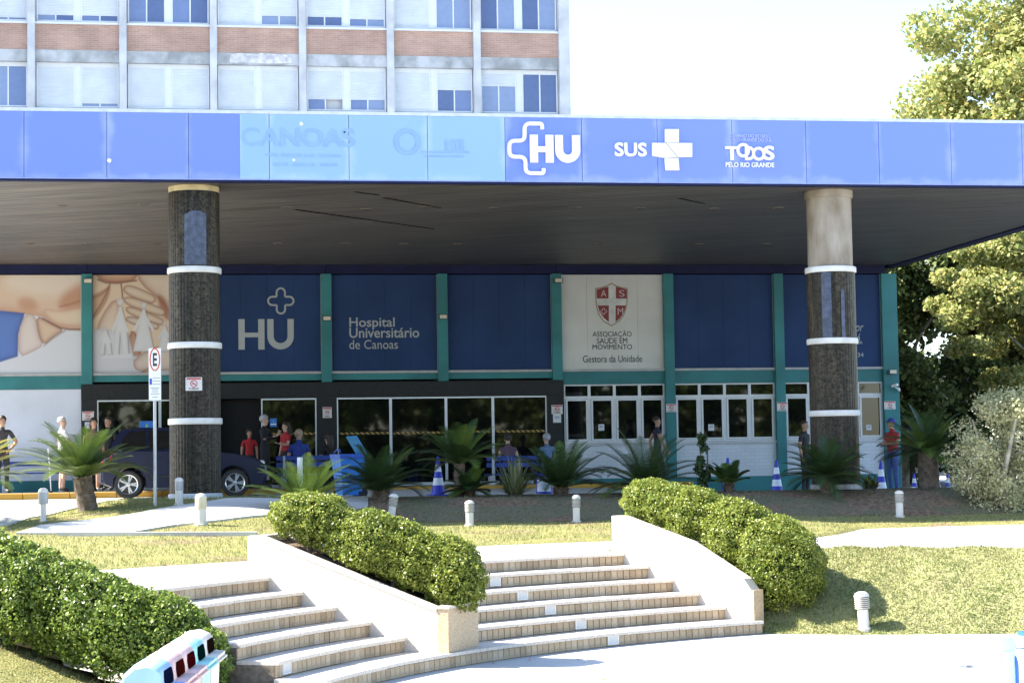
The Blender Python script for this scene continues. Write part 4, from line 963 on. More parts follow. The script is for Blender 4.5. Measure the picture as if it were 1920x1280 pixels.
for i in range(-7, 6):
    a, b_ = TX0+TB*i+.117, TX0+TB*(i+1)-.117
    for kf in (-1, 0, 1, 2):
        zb = zlev(13.42, kf); zt = zlev(14.84, kf)
        m = MB(); m.box(a, b_, YT+.0, YT+.45, zt, zt+.375); m.build('concrete_band', TCON, tw)
        m = MB(); m.box(a, b_, YT+.03, YT+.45, zt+.376, zlev(13.42, kf+1)-.12); m.build('brick_spandrel', TBR, tw)
        m = MB(); m.box(a, b_, YT-.04, YT+.45, zlev(13.42, kf+1)-.119, zlev(13.42, kf+1)-.05); m.build('sill', TWIN, tw)
        st = (ST0 if kf == 0 else ST1).get(i, (1, .6))
        wd = (b_-a)
        for s in (0, 1):
            x0 = a+.02 if s == 0 else a+wd*.535; x1 = a+wd*.465 if s == 0 else b_-.02
            f = MB(); y0, y1 = YT+.16, YT+.24; e = .045
            f.box(x0, x0+e, y0, y1, zb, zt); f.box(x1-e, x1, y0, y1, zb, zt); f.box(x0+e, x1-e, y0, y1, zb, zb+e); f.box(x0+e, x1-e, y0, y1, zt-.14, zt)
            fr = f.build('window', TWIN, tw)
            xm = (x0+x1)/2; zg1 = zt-.14; zsh = zb+e+(zg1-zb-e)*(1-st[s])
            if st[s] < .97:
                m = MB(); m.box(xm-.022, xm+.022, y0+.015, y1, zb+e, zg1); m.build('mid_rail', TWIN, fr)
                for (p_, q_, side) in ((x0+e, xm-.022, 0), (xm+.022, x1-e, 1)):
                    dark = (i == 3 and kf == 0 and s == 0 and side == 1)
                    m = MB(); m.box(p_, q_, y0+.03+(.12 if dark else 0), y0+.04+(.12 if dark else 0), zb+e, zg1); m.build('pane', TDK if dark else random.choice(TGLS), fr)
            if st[s] > .02:
                m = MB(); nsl = max(1, int(round((zg1-zsh)/.05))); h = (zg1-zsh)/nsl
                for k in range(nsl):
                    z = zsh+h*k; m.add([(x0+e, y0+.012, z), (x1-e, y0+.012, z), (x1-e, y0+.003, z+h*.5), (x0+e, y0+.003, z+h*.5), (x1-e, y0+.012, z+h), (x0+e, y0+.012, z+h)], [(0, 1, 2, 3), (3, 2, 4, 5)])
                o = m.build('shutter', SHUT, fr)
        m = MB(); m.box(a+wd*.465+.002, a+wd*.535-.002, YT+.15, YT+.3, zb, zt); m.build('window_post', TWIN, tw)
        m = MB(); m.box(a, b_, YT+.3, YT+.45, zb-.05, zt); m.build('backing', TMUL, tw)
# stained patch of render on one band and a parapet
m = MB(); p = at(430, 108, Y=YT-.004); q_ = at(548, 110, Y=YT-.004)
pts = [(p.x+(q_.x-p.x)*u, YT-.004, 14.86+.36*v) for u, v in ((0, .1), (.02, .8), (.15, .95), (.45, .9), (.5, 1.0), (.8, .93), (.97, .8), (1, .15), (.6, .05), (.3, .12))]
m.prism(pts, (0, -.012, 0)); m.build('render_patch', mat('patched render', (.52, .52, .55), .9, .25, 5, .5), tw)
m = MB(); m.box(-26, XTR+.2, YT-.2, YT+14, 26, 26.6); m.build('parapet', TMUL, tw)
# ------------------------------------------------------------------ hedges
HEDGE = leafmat('hedge leaves', [(.05, .095, .012), (.11, .175, .022), (.19, .26, .04), (.30, .37, .08)], .42, .34, .45, (2.2, .57, .5, (.07, .12, .014)))
HEDGEY = leafmat('yellow green hedge leaves', [(.08, .125, .014), (.17, .22, .028), (.26, .30, .05), (.36, .38, .09)], .42, .34, .4, (2.6, .54, .6, (.10, .15, .02)))
def lobe_points(lobes, n, jitter=.09, under=-.85):
    """points on the joined outside of several ellipsoid lobes (c, r) with lumps"""
    P, N = [], []; area = np.array([r[0]*r[1]+r[1]*r[2]+r[0]*r[2] for c, r in lobes]); cnt = (n*area/area.sum()).astype(int)
    for (c, r), k in zip(lobes, cnt):
        d = RNG.normal(size=(k*2, 3)); d /= np.linalg.norm(d, axis=1)[:, None]; d = d[d[:, 2] > under][:k]
        lump = 1+.05*np.sin(d[:, 0]*9+c[0]*7)*np.sin(d[:, 1]*8+c[1]*5)+.05*np.sin(d[:, 2]*11+d[:, 0]*6+c[2]*9)
        inn = RNG.uniform(0, 1, len(d))**2.5
        p = np.array(c)+d*np.array(r)*(lump*(1-jitter*2*inn)+np.abs(RNG.normal(0, .035, len(d)))*(RNG.uniform(0, 1, len(d)) < .3))[:, None]
        keep = np.ones(len(p), bool)
        for (c2, r2) in lobes:
            if c2 is c: continue
            keep &= (((p-np.array(c2))/np.array(r2))**2).sum(1) > .72
        P.append(p[keep]); N.append((d/np.array(r))[keep])
    P = np.concatenate(P); N = np.concatenate(N); N /= np.linalg.norm(N, axis=1)[:, None]; return P, N
def hedge(label, lobes, n, size, material, base, stems):
    t = thing('clipped_hedge', label, 'hedge', base, group='clipped hedges by the stairs')
    P, N = lobe_points(lobes, n)
    gap = np.sin(P[:, 0]*23+2*np.sin(P[:, 2]*11))*np.sin(P[:, 1]*21+1.7*np.sin(P[:, 0]*9))*np.sin(P[:, 2]*25+1.3); keep = ~((gap > .42) & (RNG.uniform(0, 1, len(P)) < .8)); P, N = P[keep], N[keep]      # thin places
    o = obj('foliage', leaf_mesh('hedge foliage', P, N*.5+np.array([0, 0, .25]), size, material, .62, .75), t, world=True)
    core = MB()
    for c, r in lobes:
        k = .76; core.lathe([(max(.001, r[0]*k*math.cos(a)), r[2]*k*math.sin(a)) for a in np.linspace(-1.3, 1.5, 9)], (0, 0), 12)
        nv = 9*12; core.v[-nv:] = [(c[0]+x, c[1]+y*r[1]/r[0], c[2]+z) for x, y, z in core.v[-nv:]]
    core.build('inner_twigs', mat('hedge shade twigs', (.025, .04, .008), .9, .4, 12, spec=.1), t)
    for i, (a, b_) in enumerate(stems): m = MB(); m.tube([a, (Vector(a)+Vector(b_))*.5+Vector((.03, .02, 0)), b_], [.035, .028, .02], 6); m.build('stem', BARK, t)
    return t
# middle hedge in the planter
def uvp(u, v, z): p = from_uv(u, v); return (p.x, p.y, z)
vm = (V_PL+V_PR)/2
spec = [(.13, .06, .86, .34, .40, .36), (.26, .12, .99, .36, .40, .32), (.50, .02, 1.04, .33, .36, .33), (.74, .08, 1.14, .36, .40, .34), (1.02, .02, 1.24, .37, .42, .35), (1.26, .02, 1.28, .30, .33, .29), (1.46, .05, 1.36, .28, .32, .27), (1.66, .06, 1.47, .33, .37, .29), (1.90, .06, 1.53, .35, .37, .25)]
lob = [(np.array(uvp(uF+u, vm+dv, z)), np.array((rx, ry, rz))) for u, dv, z, rx, ry, rz in spec]
hedge('clipped yellow-green hedge of joined clumps in the middle planter', lob, 80000, .030, HEDGEY, uvp(uF+1, vm, .8), [(uvp(uF+u, vm, ZF+(ZK-ZF)*u/2.25-.1), uvp(uF+u, vm, ZF+(ZK-ZF)*u/2.25+.25)) for u in (.3, .8, 1.3, 1.8)])
# rounded hedge behind the cheek wall
def ckp(t, o, z): p = cheek(t, o); return np.array((p.x, p.y, z))
lob = [(ckp(-.02, .64, .74), np.array((.50, .50, .54))), (ckp(.14, .62, .92), np.array((.48, .48, .44))), (ckp(.62, .62, 1.10), np.array((.46, .48, .44))), (ckp(.78, .60, 1.20), np.array((.40, .42, .38))), (ckp(1.28, .56, 1.34), np.array((.42, .44, .39))), (ckp(1.72, .54, 1.46), np.array((.36, .40, .32))), (ckp(2.02, .52, 1.53), np.array((.36, .38, .30)))]
hedge('clipped hedge of rounded balls climbing beside the white cheek wall', lob, 90000, .030, HEDGEY, tuple(ckp(1, .6, .5)), [(tuple(ckp(t, .6, .2+.3*t)), tuple(ckp(t, .6, .6+.3*t))) for t in (0, .6, 1.2, 1.8)])
# long hedge at the left
lob = []
for i in range(13):
    u = uq+.12+i*.34; lob.append((np.array(uvp(u, .0+.05*math.sin(i*2.1), .40+.29*(u-.3)-(.06 if i == 0 else 0))), np.array((.43 if i else .33, .46, .46 if i else .36))))
hedge('long dense dark green hedge running down at the lower left', lob, 130000, .036, HEDGE, uvp(uq+1.5, 0, .5), [(uvp(uq+u, .0, .05+.26*u), uvp(uq+u, 0, .5+.3*u)) for u in (.4, 1.0, 1.6, 2.2)])

# ------------------------------------------------------------------ cycads
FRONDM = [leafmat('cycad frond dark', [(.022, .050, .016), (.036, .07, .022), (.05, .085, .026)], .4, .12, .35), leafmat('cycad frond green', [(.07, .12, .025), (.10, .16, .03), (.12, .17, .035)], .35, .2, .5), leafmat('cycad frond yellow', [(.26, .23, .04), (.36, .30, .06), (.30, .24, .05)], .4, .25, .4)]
def frond_mesh(L, droop, wid, k, pairs=44, vee=.35):
    """one cycad frond along +X from the origin, rising then drooping"""
    pts = []; th = .0; p = Vector((0, 0, 0)); n = 14
    for i in range(n+1):
        pts.append(p.copy()); a = -droop*(i/n)**1.5; p = p+Vector((math.cos(a), 0, math.sin(a)))*(L/n)
    m = MB(); m.tube(pts, [.014*(1-i/(n+2)) for i in range(n+1)], 4, caps=False)
    for j in range(pairs):
        t = .10+.90*(j+.5)/pairs; f = t*n; i = min(int(f), n-1); b = pts[i].lerp(pts[i+1], f-i); d = (pts[i+1]-pts[i]).normalized(); up = Vector((0, 1, 0)).cross(d)*-1
        if up.z < 0: up = -up
        ll = wid*math.sin(math.pi*min(1, .12+.88*t**.8))**.6*(1.0 if t < .93 else .7)
        for s in (-1, 1):
            out = (Vector((0, s, 0))+d*.55+up*vee).normalized(); e = b+out*ll+Vector((0, 0, -.12*ll)); w = d*.0085
            m.add([b-w, b+w, e+w*.3, e-w*.3], [(0, 1, 2, 3)])
    return m.mesh('frond', FRONDM[k])
FR = {}
def frond(L, droop, k):
    key = (round(L, 2), round(droop, 1), k)
    if key not in FR: FR[key] = frond_mesh(L, droop, .20*L**.35, k)
    return FR[key]
def cycad(label, p, L, nf, trunk_h=.25, trunk_r=.16, mix=(1, 0, 0), upright=1.0, lean=(0, 0), lowyellow=0):
    p = Vector(p); t = thing('cycad', label, 'cycad', p, random.uniform(0, 6.28) if not lean[0] else 0, 'cycads along the driveway bed')
    m = MB(); hs = [i/7 for i in range(8)]
    m.tube([(lean[0]*h, lean[1]*h, -.12+(trunk_h+.12)*h) for h in hs], [trunk_r*(1.15-.15*h+.08*((i % 2))) for i, h in enumerate(hs)], 12); m.build('trunk', BARK, t, world=False)
    m = MB()
    for i in range(46):                    # old leaf bases
        a = i*2.4; h = (i/46)*trunk_h; c = Vector((lean[0]*h/trunk_h+trunk_r*math.cos(a), lean[1]*h/trunk_h+trunk_r*math.sin(a), h)); d = Vector((math.cos(a), math.sin(a), .6))*.07
        m.add([c+Vector((-math.sin(a), math.cos(a), 0))*.03, c-Vector((-math.sin(a), math.cos(a), 0))*.03, c+d], [(0, 1, 2)])
    o = m.build('leaf_bases', mat('dry leaf base', (.22, .15, .08), .9, .4, 12), t, world=False); o['kind'] = 'stuff'
    nf = int(nf*1.35); L *= 1.12
    for i in range(nf):
        f = i/nf; a = i*2.399+random.uniform(-.15, .15)
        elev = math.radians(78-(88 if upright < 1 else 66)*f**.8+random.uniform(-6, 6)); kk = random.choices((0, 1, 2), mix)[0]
        if lowyellow and f > 1-lowyellow: kk = 2; elev -= .25
        o = obj('frond', frond(L*random.choice((.85, .95, 1.0)), random.choice((.5, .8, 1.1)), kk), t, (lean[0]+.05*math.cos(a), lean[1]+.05*math.sin(a), trunk_h))
        o.rotation_euler = (random.uniform(-.15, .15), -elev, a)
    return t
def gp(px, py, Y): q_ = at(px, py, Y=Y); return (q_.x, Y, q_.z)
def gH(px, Y): x = at(px, 930, Y=Y).x; return (x, Y, Hf(x, Y))
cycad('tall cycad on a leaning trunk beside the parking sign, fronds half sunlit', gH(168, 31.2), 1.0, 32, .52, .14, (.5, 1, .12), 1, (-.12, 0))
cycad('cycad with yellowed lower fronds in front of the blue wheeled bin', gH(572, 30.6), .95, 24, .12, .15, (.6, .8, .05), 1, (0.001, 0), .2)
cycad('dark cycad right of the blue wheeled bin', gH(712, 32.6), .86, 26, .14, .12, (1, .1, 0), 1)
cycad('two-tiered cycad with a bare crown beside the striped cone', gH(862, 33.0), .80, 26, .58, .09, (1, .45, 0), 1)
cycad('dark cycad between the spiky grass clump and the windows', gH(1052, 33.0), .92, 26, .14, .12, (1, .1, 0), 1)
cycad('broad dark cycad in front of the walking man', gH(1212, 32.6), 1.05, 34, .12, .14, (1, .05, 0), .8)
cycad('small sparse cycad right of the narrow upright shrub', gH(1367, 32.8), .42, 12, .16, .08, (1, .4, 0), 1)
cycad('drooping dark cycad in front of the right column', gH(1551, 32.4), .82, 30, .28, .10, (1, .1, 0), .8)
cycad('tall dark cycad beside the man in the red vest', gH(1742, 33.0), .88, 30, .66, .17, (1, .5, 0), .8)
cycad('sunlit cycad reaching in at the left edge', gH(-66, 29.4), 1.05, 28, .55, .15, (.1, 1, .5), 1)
# suckers at the foot of the two-tiered cycad
cycad('low young cycad at the foot of the two-tiered cycad', gH(880, 32.9), .45, 14, .12, .10, (1, .6, 0), .8)

def blade_clump(name, label, cat, p, L, n, material, wid=.018, droop=1.2, group=None):
    t = thing(name, label, cat, p, 0, group); V = []; F = []
    for i in range(n):
        a = random.uniform(0, 6.28); e = math.radians(random.uniform(20, 88)); l = L*random.uniform(.6, 1.05); d = Vector((math.cos(a)*math.cos(e), math.sin(a)*math.cos(e), math.sin(e)))
        q_ = Vector((random.uniform(-.08, .08), random.uniform(-.08, .08), .0)); s = Vector((-math.sin(a), math.cos(a), 0))*wid
        o = len(V); k = 5
        for j in range(k+1):
            w = s*(1-(j/k)**2*.95); V += [q_-w, q_+w]; q_ = q_+d*(l/k); d = (d+Vector((0, 0, -droop*.12*(1-e/2)))).normalized()
        F += [(o+2*j, o+2*j+1, o+2*j+3, o+2*j+2) for j in range(k)]
    m = MB(); m.add(V, F); o = m.build('leaves', material, t, world=False); o['kind'] = 'stuff'
    MB().lathe([(.10, -.05), (.12, .03), (.05, .08)], n=10).build('root_crown', BARK, t, world=False)
    return t
SPIK = leafmat('pale striped blades', [(.12, .16, .05), (.22, .25, .12), (.30, .31, .18)], .45, .2)
blade_clump('spider_plant', 'pale spiky grass clump in front of the seated woman', 'plant', gH(965, 33.0), .72, 170, SPIK)
blade_clump('spider_plant', 'small reddish leafy clump at the foot of the right column', 'plant', gH(1632, 33.4), .30, 60, leafmat('rusty blades', [(.10, .12, .03), (.20, .09, .03)], .5, .2), .03)

# narrow upright shrub
def leafy(name, label, cat, base, h, rx, ry, n, size, material, stems=3, z0=.15, group=None, clumps=14, fill=.5, barkm=None):
    t = thing(name, label, cat, base, 0, group); b = Vector(base)
    for i in range(stems):
        a = i*2.1; m = MB(); q_ = [Vector((0, 0, -.05)), Vector((rx*.3*math.cos(a), ry*.3*math.sin(a), h*.4)), Vector((rx*.5*math.cos(a+.5), ry*.5*math.sin(a+.5), h*.85))]
        m.tube(q_, [.03*h, .02*h, .006*h], 6); m.build('stem', barkm or BARK, t, world=False)
    lob = []
    for i in range(clumps):
        z = z0*h+(1-z0)*h*random.random(); f = math.sin(math.pi*min(1, max(.15, (z/h-z0*.5))))**.5; a = random.uniform(0, 6.28); q_ = random.random()**.5*.75
        lob.append((np.array((rx*f*q_*math.cos(a), ry*f*q_*math.sin(a), z)), np.array((rx*fill, ry*fill, (rx+ry)/2*fill*.9))))
    k = n//clumps; P = []; N = []
    for c, r in lob:
        d = RNG.normal(size=(k, 3)); d /= np.linalg.norm(d, axis=1)[:, None]; rad = RNG.uniform(.35, 1.05, k)[:, None]; P.append(c+d*r*rad); N.append(d)
    obj('foliage', leaf_mesh('foliage', np.concatenate(P), np.concatenate(N)*.6+np.array((0, 0, .4)), size, material, .6, .8), t)
    return t
leafy('upright_shrub', 'narrow upright dark shrub between the broad cycad and the small one', 'shrub', gH(1322, 32.8), 1.0, .17, .17, 1500, .06, FRONDM[0], 2, .1)

# ------------------------------------------------------------------ trees
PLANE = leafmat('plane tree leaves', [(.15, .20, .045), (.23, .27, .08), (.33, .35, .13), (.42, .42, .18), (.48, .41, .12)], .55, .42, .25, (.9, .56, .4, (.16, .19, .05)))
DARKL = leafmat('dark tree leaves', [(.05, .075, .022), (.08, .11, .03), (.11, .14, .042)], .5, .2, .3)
OLIVE = leafmat('olive leaves', [(.34, .34, .17), (.46, .45, .25), (.58, .56, .34)], .5, .3, .3)
def tree(label, base, h, crown, n, size, material, bark, clumps=40, cr=1.0, trunk_r=.25, group='trees beyond the building', name='tree', limbs=7, lo=.3):
    """tapered trunk, limbs, and leaf clumps spread through the crown's volume"""
    t = thing(name, label, 'tree', base, 0, group); cz = crown[2]
    top = Vector((crown[0]*.3, crown[1]*.3, cz)); m = MB()
    m.tube([(0, 0, -.2), (.1, .05, h*.18), tuple(top*.5+Vector((.1, 0, 0))), tuple(top), (crown[0]*.6, crown[1]*.6, cz+crown[5]*.5)], [trunk_r*1.25, trunk_r, trunk_r*.8, trunk_r*.5, trunk_r*.15], 9)
    m.build('trunk', bark, t, world=False, smooth=True)
    P = []; N = []; cl = []
    for i in range(clumps):
        d = Vector(RNG.normal(size=3)); d.normalize(); q_ = random.random()**.45; c = Vector((crown[0]+d.x*crown[3]*q_, crown[1]+d.y*crown[4]*q_, cz+d.z*crown[5]*q_)); cl.append(c)
        k = n//clumps; r = cr*random.uniform(.6, 1.25); e = RNG.normal(size=(k, 3)); e /= np.linalg.norm(e, axis=1)[:, None]; rr = RNG.uniform(.15, 1.0, k)[:, None]**.6
        P.append(np.array(c)+e*rr*np.array((r, r, r*.6))); N.append(e)
    obj('crown', leaf_mesh('crown', np.concatenate(P), np.concatenate(N)*.5+np.array((0, 0, .5)), size, material, .75, .8, .5), t)
    for i in range(limbs):
        c = cl[i*len(cl)//limbs]; s = top*random.uniform(lo, .9); m = MB(); mid = s.lerp(c, .5)+Vector((0, 0, .25)); m.tube([s, mid, c], [trunk_r*.35, trunk_r*.22, trunk_r*.06], 6); m.build('limb', bark, t, world=False, smooth=True)
    return t
RNG = np.random.default_rng(21); random.seed(21)
# the big plane tree at the right, nearer than the building's end
tree('big plane tree with yellowing leaves rising above the canopy at the right', (23.9, 50.5, 1.1), 14, (.2, 0, 11.4, 4.7, 3.8, 4.6), 95000, .14, PLANE, BARKP, 230, .95, .38, name='plane_tree', limbs=14)
# lower sunlit boughs of the same kind
tree('smaller plane tree with sunlit boughs beyond the corner pillar', (22.6, 49.5, 1.1), 7, (-.6, 0, 4.9, 2.5, 1.6, 2.4), 42000, .12, PLANE, BARKP, 80, .6, .12, name='plane_tree', limbs=8)
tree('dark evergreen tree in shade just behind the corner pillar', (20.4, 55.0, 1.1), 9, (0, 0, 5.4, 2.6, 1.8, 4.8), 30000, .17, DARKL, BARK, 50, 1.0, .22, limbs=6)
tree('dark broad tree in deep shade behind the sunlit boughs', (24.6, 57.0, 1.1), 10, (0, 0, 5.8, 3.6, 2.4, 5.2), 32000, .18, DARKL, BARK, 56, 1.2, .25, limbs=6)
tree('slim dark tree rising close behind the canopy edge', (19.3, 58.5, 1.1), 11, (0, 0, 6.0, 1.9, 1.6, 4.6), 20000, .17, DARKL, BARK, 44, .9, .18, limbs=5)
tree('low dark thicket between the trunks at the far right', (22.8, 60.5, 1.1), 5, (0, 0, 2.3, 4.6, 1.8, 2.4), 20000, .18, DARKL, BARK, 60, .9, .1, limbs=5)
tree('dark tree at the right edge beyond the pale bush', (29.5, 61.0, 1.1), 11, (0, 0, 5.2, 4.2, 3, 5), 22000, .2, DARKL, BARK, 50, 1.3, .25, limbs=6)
leafy('olive_bush', 'pale sunlit olive bush hanging in at the right edge', 'bush', (13.55, 31.4, .8), 2.2, 1.1, 1.0, 22000, .05, OLIVE, 6, .10, None, 60, .27, BARKP)
# trees across the plaza, seen only as reflections in the glass
refl = tree('leafy tree across the plaza, seen only as a reflection in the glass', (-9, -16, 0), 11, (0, 0, 5.0, 4.6, 4, 5.0), 8000, .45, leafmat('park tree leaves', [(.05, .08, .018), (.08, .11, .025), (.10, .12, .03)], .5, .3, .3), BARK, 46, 1.6, .3, group='trees across the plaza', limbs=4)
for i, (x, y) in enumerate(((-1, -20), (6, -15), (13, -19), (-17, -19), (20, -15), (27, -20), (34, -16), (-25, -15), (2, -27), (16, -27), (30, -27))):
    c = copy_tree(refl); c.location = (x, y, 0); c.rotation_euler = (0, 0, i*1.3)

# ------------------------------------------------------------------ grass blades
def inside(poly, x, y):
    n = len(poly); r = np.zeros(len(x), bool); j = n-1
    for i in range(n):
        xi, yi = poly[i]; xj, yj = poly[j]
        c = ((yi > y) != (yj > y)) & (x < (xj-xi)*(y-yi)/((yj-yi) or 1e-9)+xi); r ^= c; j = i
    return r
SIDE = pxpoly([(30, 1002), (252, 999), (500, 968), (690, 951), (690, 936), (420, 937), (300, 956), (205, 973), (75, 987)])
DRV = [(-26, 29.6), (-6, 29.6), (-2.9, 29.0), (-2.3, 31.6), (-1.7, 33.6), (.6, 34.4), (3, 34.2), (16, 34.6), (24, 34.6), (24, 46.3), (-26, 46.3)]
def blades(P, h, w):
    n = len(P); a = RNG.uniform(0, 6.28, n); s = np.stack([np.cos(a), np.sin(a), np.zeros(n)], 1)*w; hh = (h*RNG.uniform(.4, 1.2, n))[:, None]
    tip = P+np.stack([RNG.normal(0, .5, n), RNG.normal(0, .5, n), np.ones(n)], 1)*hh
    return np.stack([P-s, P+s, tip], 1).reshape(-1, 3)
GRASS = leafmat('grass blades', [(.15, .19, .05), (.22, .245, .085), (.29, .285, .13), (.35, .31, .18)], .6, .3, .2, (1.6, .55, .7, (.11, .17, .04)))
n = 90000; x = RNG.uniform(-3, 13.5, n); y = RNG.uniform(17, 34, n); d = y-np.interp(x, *YB); u_, v_ = uv(x, y)
k = ((d > .05) & ~inside(SIDE, x, y) & ~inside(DRV, x, y)) | ((v_ < -.15) & (d < 0) & (x > -3) & (u_ > .3))
nzv = np.sin(x*3.1+1.3*np.sin(y*2.2))*np.sin(y*2.7+1.1*np.sin(x*1.9)); shade = (y > 30.6) & (x > 1)
k &= ~(shade & (nzv < .25) & (RNG.uniform(0, 1, n) < .8)) & (nzv > -.75)
P = np.stack([x, y, H(x, y)], 1)[k]; gv = blades(P, .045, .006)
S = RNG.uniform(0, 5.3, 34000); T = RNG.uniform(0, 1, 34000); Pb = np.array([bank(a, b_) for a, b_ in zip(S, T)]); gv = np.concatenate([gv, blades(Pb, .04, .006)])
go = obj('grass', bigmesh('grass', gv, np.arange(len(gv)).reshape(-1, 3), GRASS)); tag(go, 'short patchy grass on the lawns and banks', 'grass', kind='stuff')

# fallen leaves lying about
n = 520; x = RNG.uniform(-1, 11, n); y = RNG.uniform(16.5, 31, n); rho = np.hypot(x-CC.x, y-CC.y); d = y-np.interp(x, *YB)
z = np.where(d > .1, H(x, y)+.02, np.where(rho < R6-.15, .006, np.where((rho > R6+5*TD+.1), .906, -1)))
k = (z > -.5) & ((rho < R6-.2) | (d > .1) | (rho > R6+5*TD+.2)) & ~((x > 5.2) & (d < 0) & (y < 24.4)) & ~((uv(x, y)[1] < .6) & (d < 0))
P = np.stack([x, y, z+.004], 1)[k]
o = obj('fallen_leaves', leaf_mesh('fallen leaves', P, np.tile(np.array([0, 0, 1.0]), (len(P), 1)), .055, leafmat('dry leaves', [(.16, .09, .03), (.26, .15, .05), (.30, .22, .08)], .7, .1, .1), .6, .12)); tag(o, 'dry leaves scattered over lawn and paving', 'leaves', kind='stuff')
# ------------------------------------------------------------------ bollard lights
BOLW = mat('bollard white', (.70, .69, .66), .5, .10, 6, .05, col2=(.62, .58, .50))
def bollard(label, p, h=.46, r=.062, hr=.078, louv=True, tilt=(0, 0), shade=None):
    t = thing('bollard_light', label, 'bollard', p, 0, 'garden bollard lights'); t.rotation_euler = (tilt[0], tilt[1], 0); s = h*.52
    MB().lathe([(r*1.35, -.06), (r*1.35, .015), (r, .02), (r, s)], n=20).build('post', BOLW, t, smooth=True, world=False)
    if louv:
        ring = MB().lathe([(r*.7, 0), (hr, -.010), (hr, -.004), (r*.7, .008)], n=20, cap=False).mesh('louvre', BOLW, True)
        n = 6
        MB().lathe([(r*.55, s), (r*.55, h*.86)], n=12).build('lamp_tube', mat('bollard lamp glass', (.42, .42, .40), .3), t, world=False)
        for i in range(n): obj('louvre', ring, t, (0, 0, s+.012+(h*.86-s-.012)*(i+.5)/n))
    else:
        MB().lathe([(hr*.98, s), (hr, s+.01), (hr, h*.86)], n=20).build('lamp_tube', shade or mat('bollard lens cream', (.62, .56, .42), .45, .1), t, smooth=True, world=False)
    MB().lathe([(hr*1.02, h*.86), (hr*1.0, h*.89), (hr*.86, h*.945), (hr*.5, h*.985), (.001, h)], n=20).build('cap', BOLW, t, smooth=True, world=False)
    return t
GRL = mat('bollard lens grey', (.40, .41, .43), .4, .1)
def fullH(px, py): q_ = atH(px, py); return (q_.x, q_.y, q_.z)
bollard('white bollard light in the sun at the far left of the lawn', fullH(81, 977), .50, .045, .075, False, shade=GRL)
bollard('white bollard light with grey lens in front of the left column', fullH(336, 946), .44, .062, .068, False, shade=GRL)
bollard('cream bollard light in the sun beside the sidewalk', fullH(377, 984), .46, .075, .084, False)
bollard('tilted louvred bollard light behind the middle hedge', fullH(733, 975), .43, .06, .075, True, (0, .14))
bollard('louvred bollard light in the middle of the shaded bed', fullH(881, 985), .40, .062, .077, True)
bollard('louvred bollard light just left of the rounded hedge', fullH(1081, 978), .44, .058, .072, True)
bollard('louvred bollard light in front of the man in the red vest', fullH(1687, 968), .44, .062, .075, True)
q_ = None
def on_bank(px, py):
    best = None
    for s in np.linspace(0, 6, 121):
        for t_ in np.linspace(0, 1, 41):
            p = bank(s, t_); d = p-EYE; z = d.dot(cF); e = (960+FPX*d.dot(cR)/z-px)**2+(640-FPX*d.dot(cU)/z-py)**2
            if best is None or e < best[0]: best = (e, p)
    return best[1]
p = on_bank(1624, 1173)
bollard('short leaning louvred bollard light on the sunny bank beside the rounded hedge', (p.x, p.y, p.z-.02), .44, .062, .088, True, (0, -.06))

# ------------------------------------------------------------------ parking sign and wall notices
def plane_text(parent, txt, x0, x1, z0, z1, y, m_, bold=0.0): lettering('words', txt, x0, x1, z0, z1, y, .0012, m_, parent, bold=bold)
YSN = 31.2
pg = thing('parking_sign', 'tall white parking sign with a red-ringed E on a grey post', 'sign', (at(291, 930, Y=YSN).x, YSN, 1.2))
bx = at(291, 930, Y=YSN).x
m = MB(); m.tube([(bx, YSN, 1.1), (bx, YSN, at(290, 655, Y=YSN).z)], .026, 12); m.build('post', mat('galvanised post', (.42, .44, .46), .45, .1, 6, metal=.5), pg, smooth=True)
x0, x1, z0, z1 = wallrect(279, 302, 653, 750, Y=YSN-.035)
m = MB(); m.bbox(x0, x1, YSN-.036, YSN-.030, z0, z1, .002); m.build('plate', WHITEG, pg)
cx, cz = (x0+x1)/2, z1-.215*(z1-z0); m = MB(); ys = YSN-.0362
RP = mat('sign red', (.60, .07, .03), .5)
band([(cx+.075*math.cos(a), cz+.175*math.sin(a)) for a in np.linspace(0, 6.28, 33)[:-1]], .010, ys, .001, m, closed=True); m.build('red_ring', RP, pg)
lettering('letter', 'E', cx-.032, cx+.034, cz-.105, cz+.105, ys, .001, DINK, pg, bold=.03)
m = MB(); m.box(x0+.012, x0+.05, ys-.001, ys, z0+.30*(z1-z0), z0+.42*(z1-z0)); m.build('blue_symbol', mat('sign blue', (.05, .10, .5), .5), pg)
for i, (f, w) in enumerate(((.43, .5), (.37, .5), (.31, .5), (.235, .7), (.205, .5), (.165, .5), (.12, .7), (.06, .45))):
    m = MB(); zz = z0+f*(z1-z0); xa = x0+.06 if i < 3 else cx-(x1-x0)*w/2; xb = x1-.012 if i < 3 else cx+(x1-x0)*w/2
    m.box(xa, xb, ys-.001, ys, zz-.006, zz+.006); m.build('text_line', mat('sign grey', (.30, .32, .36), .5), pg)

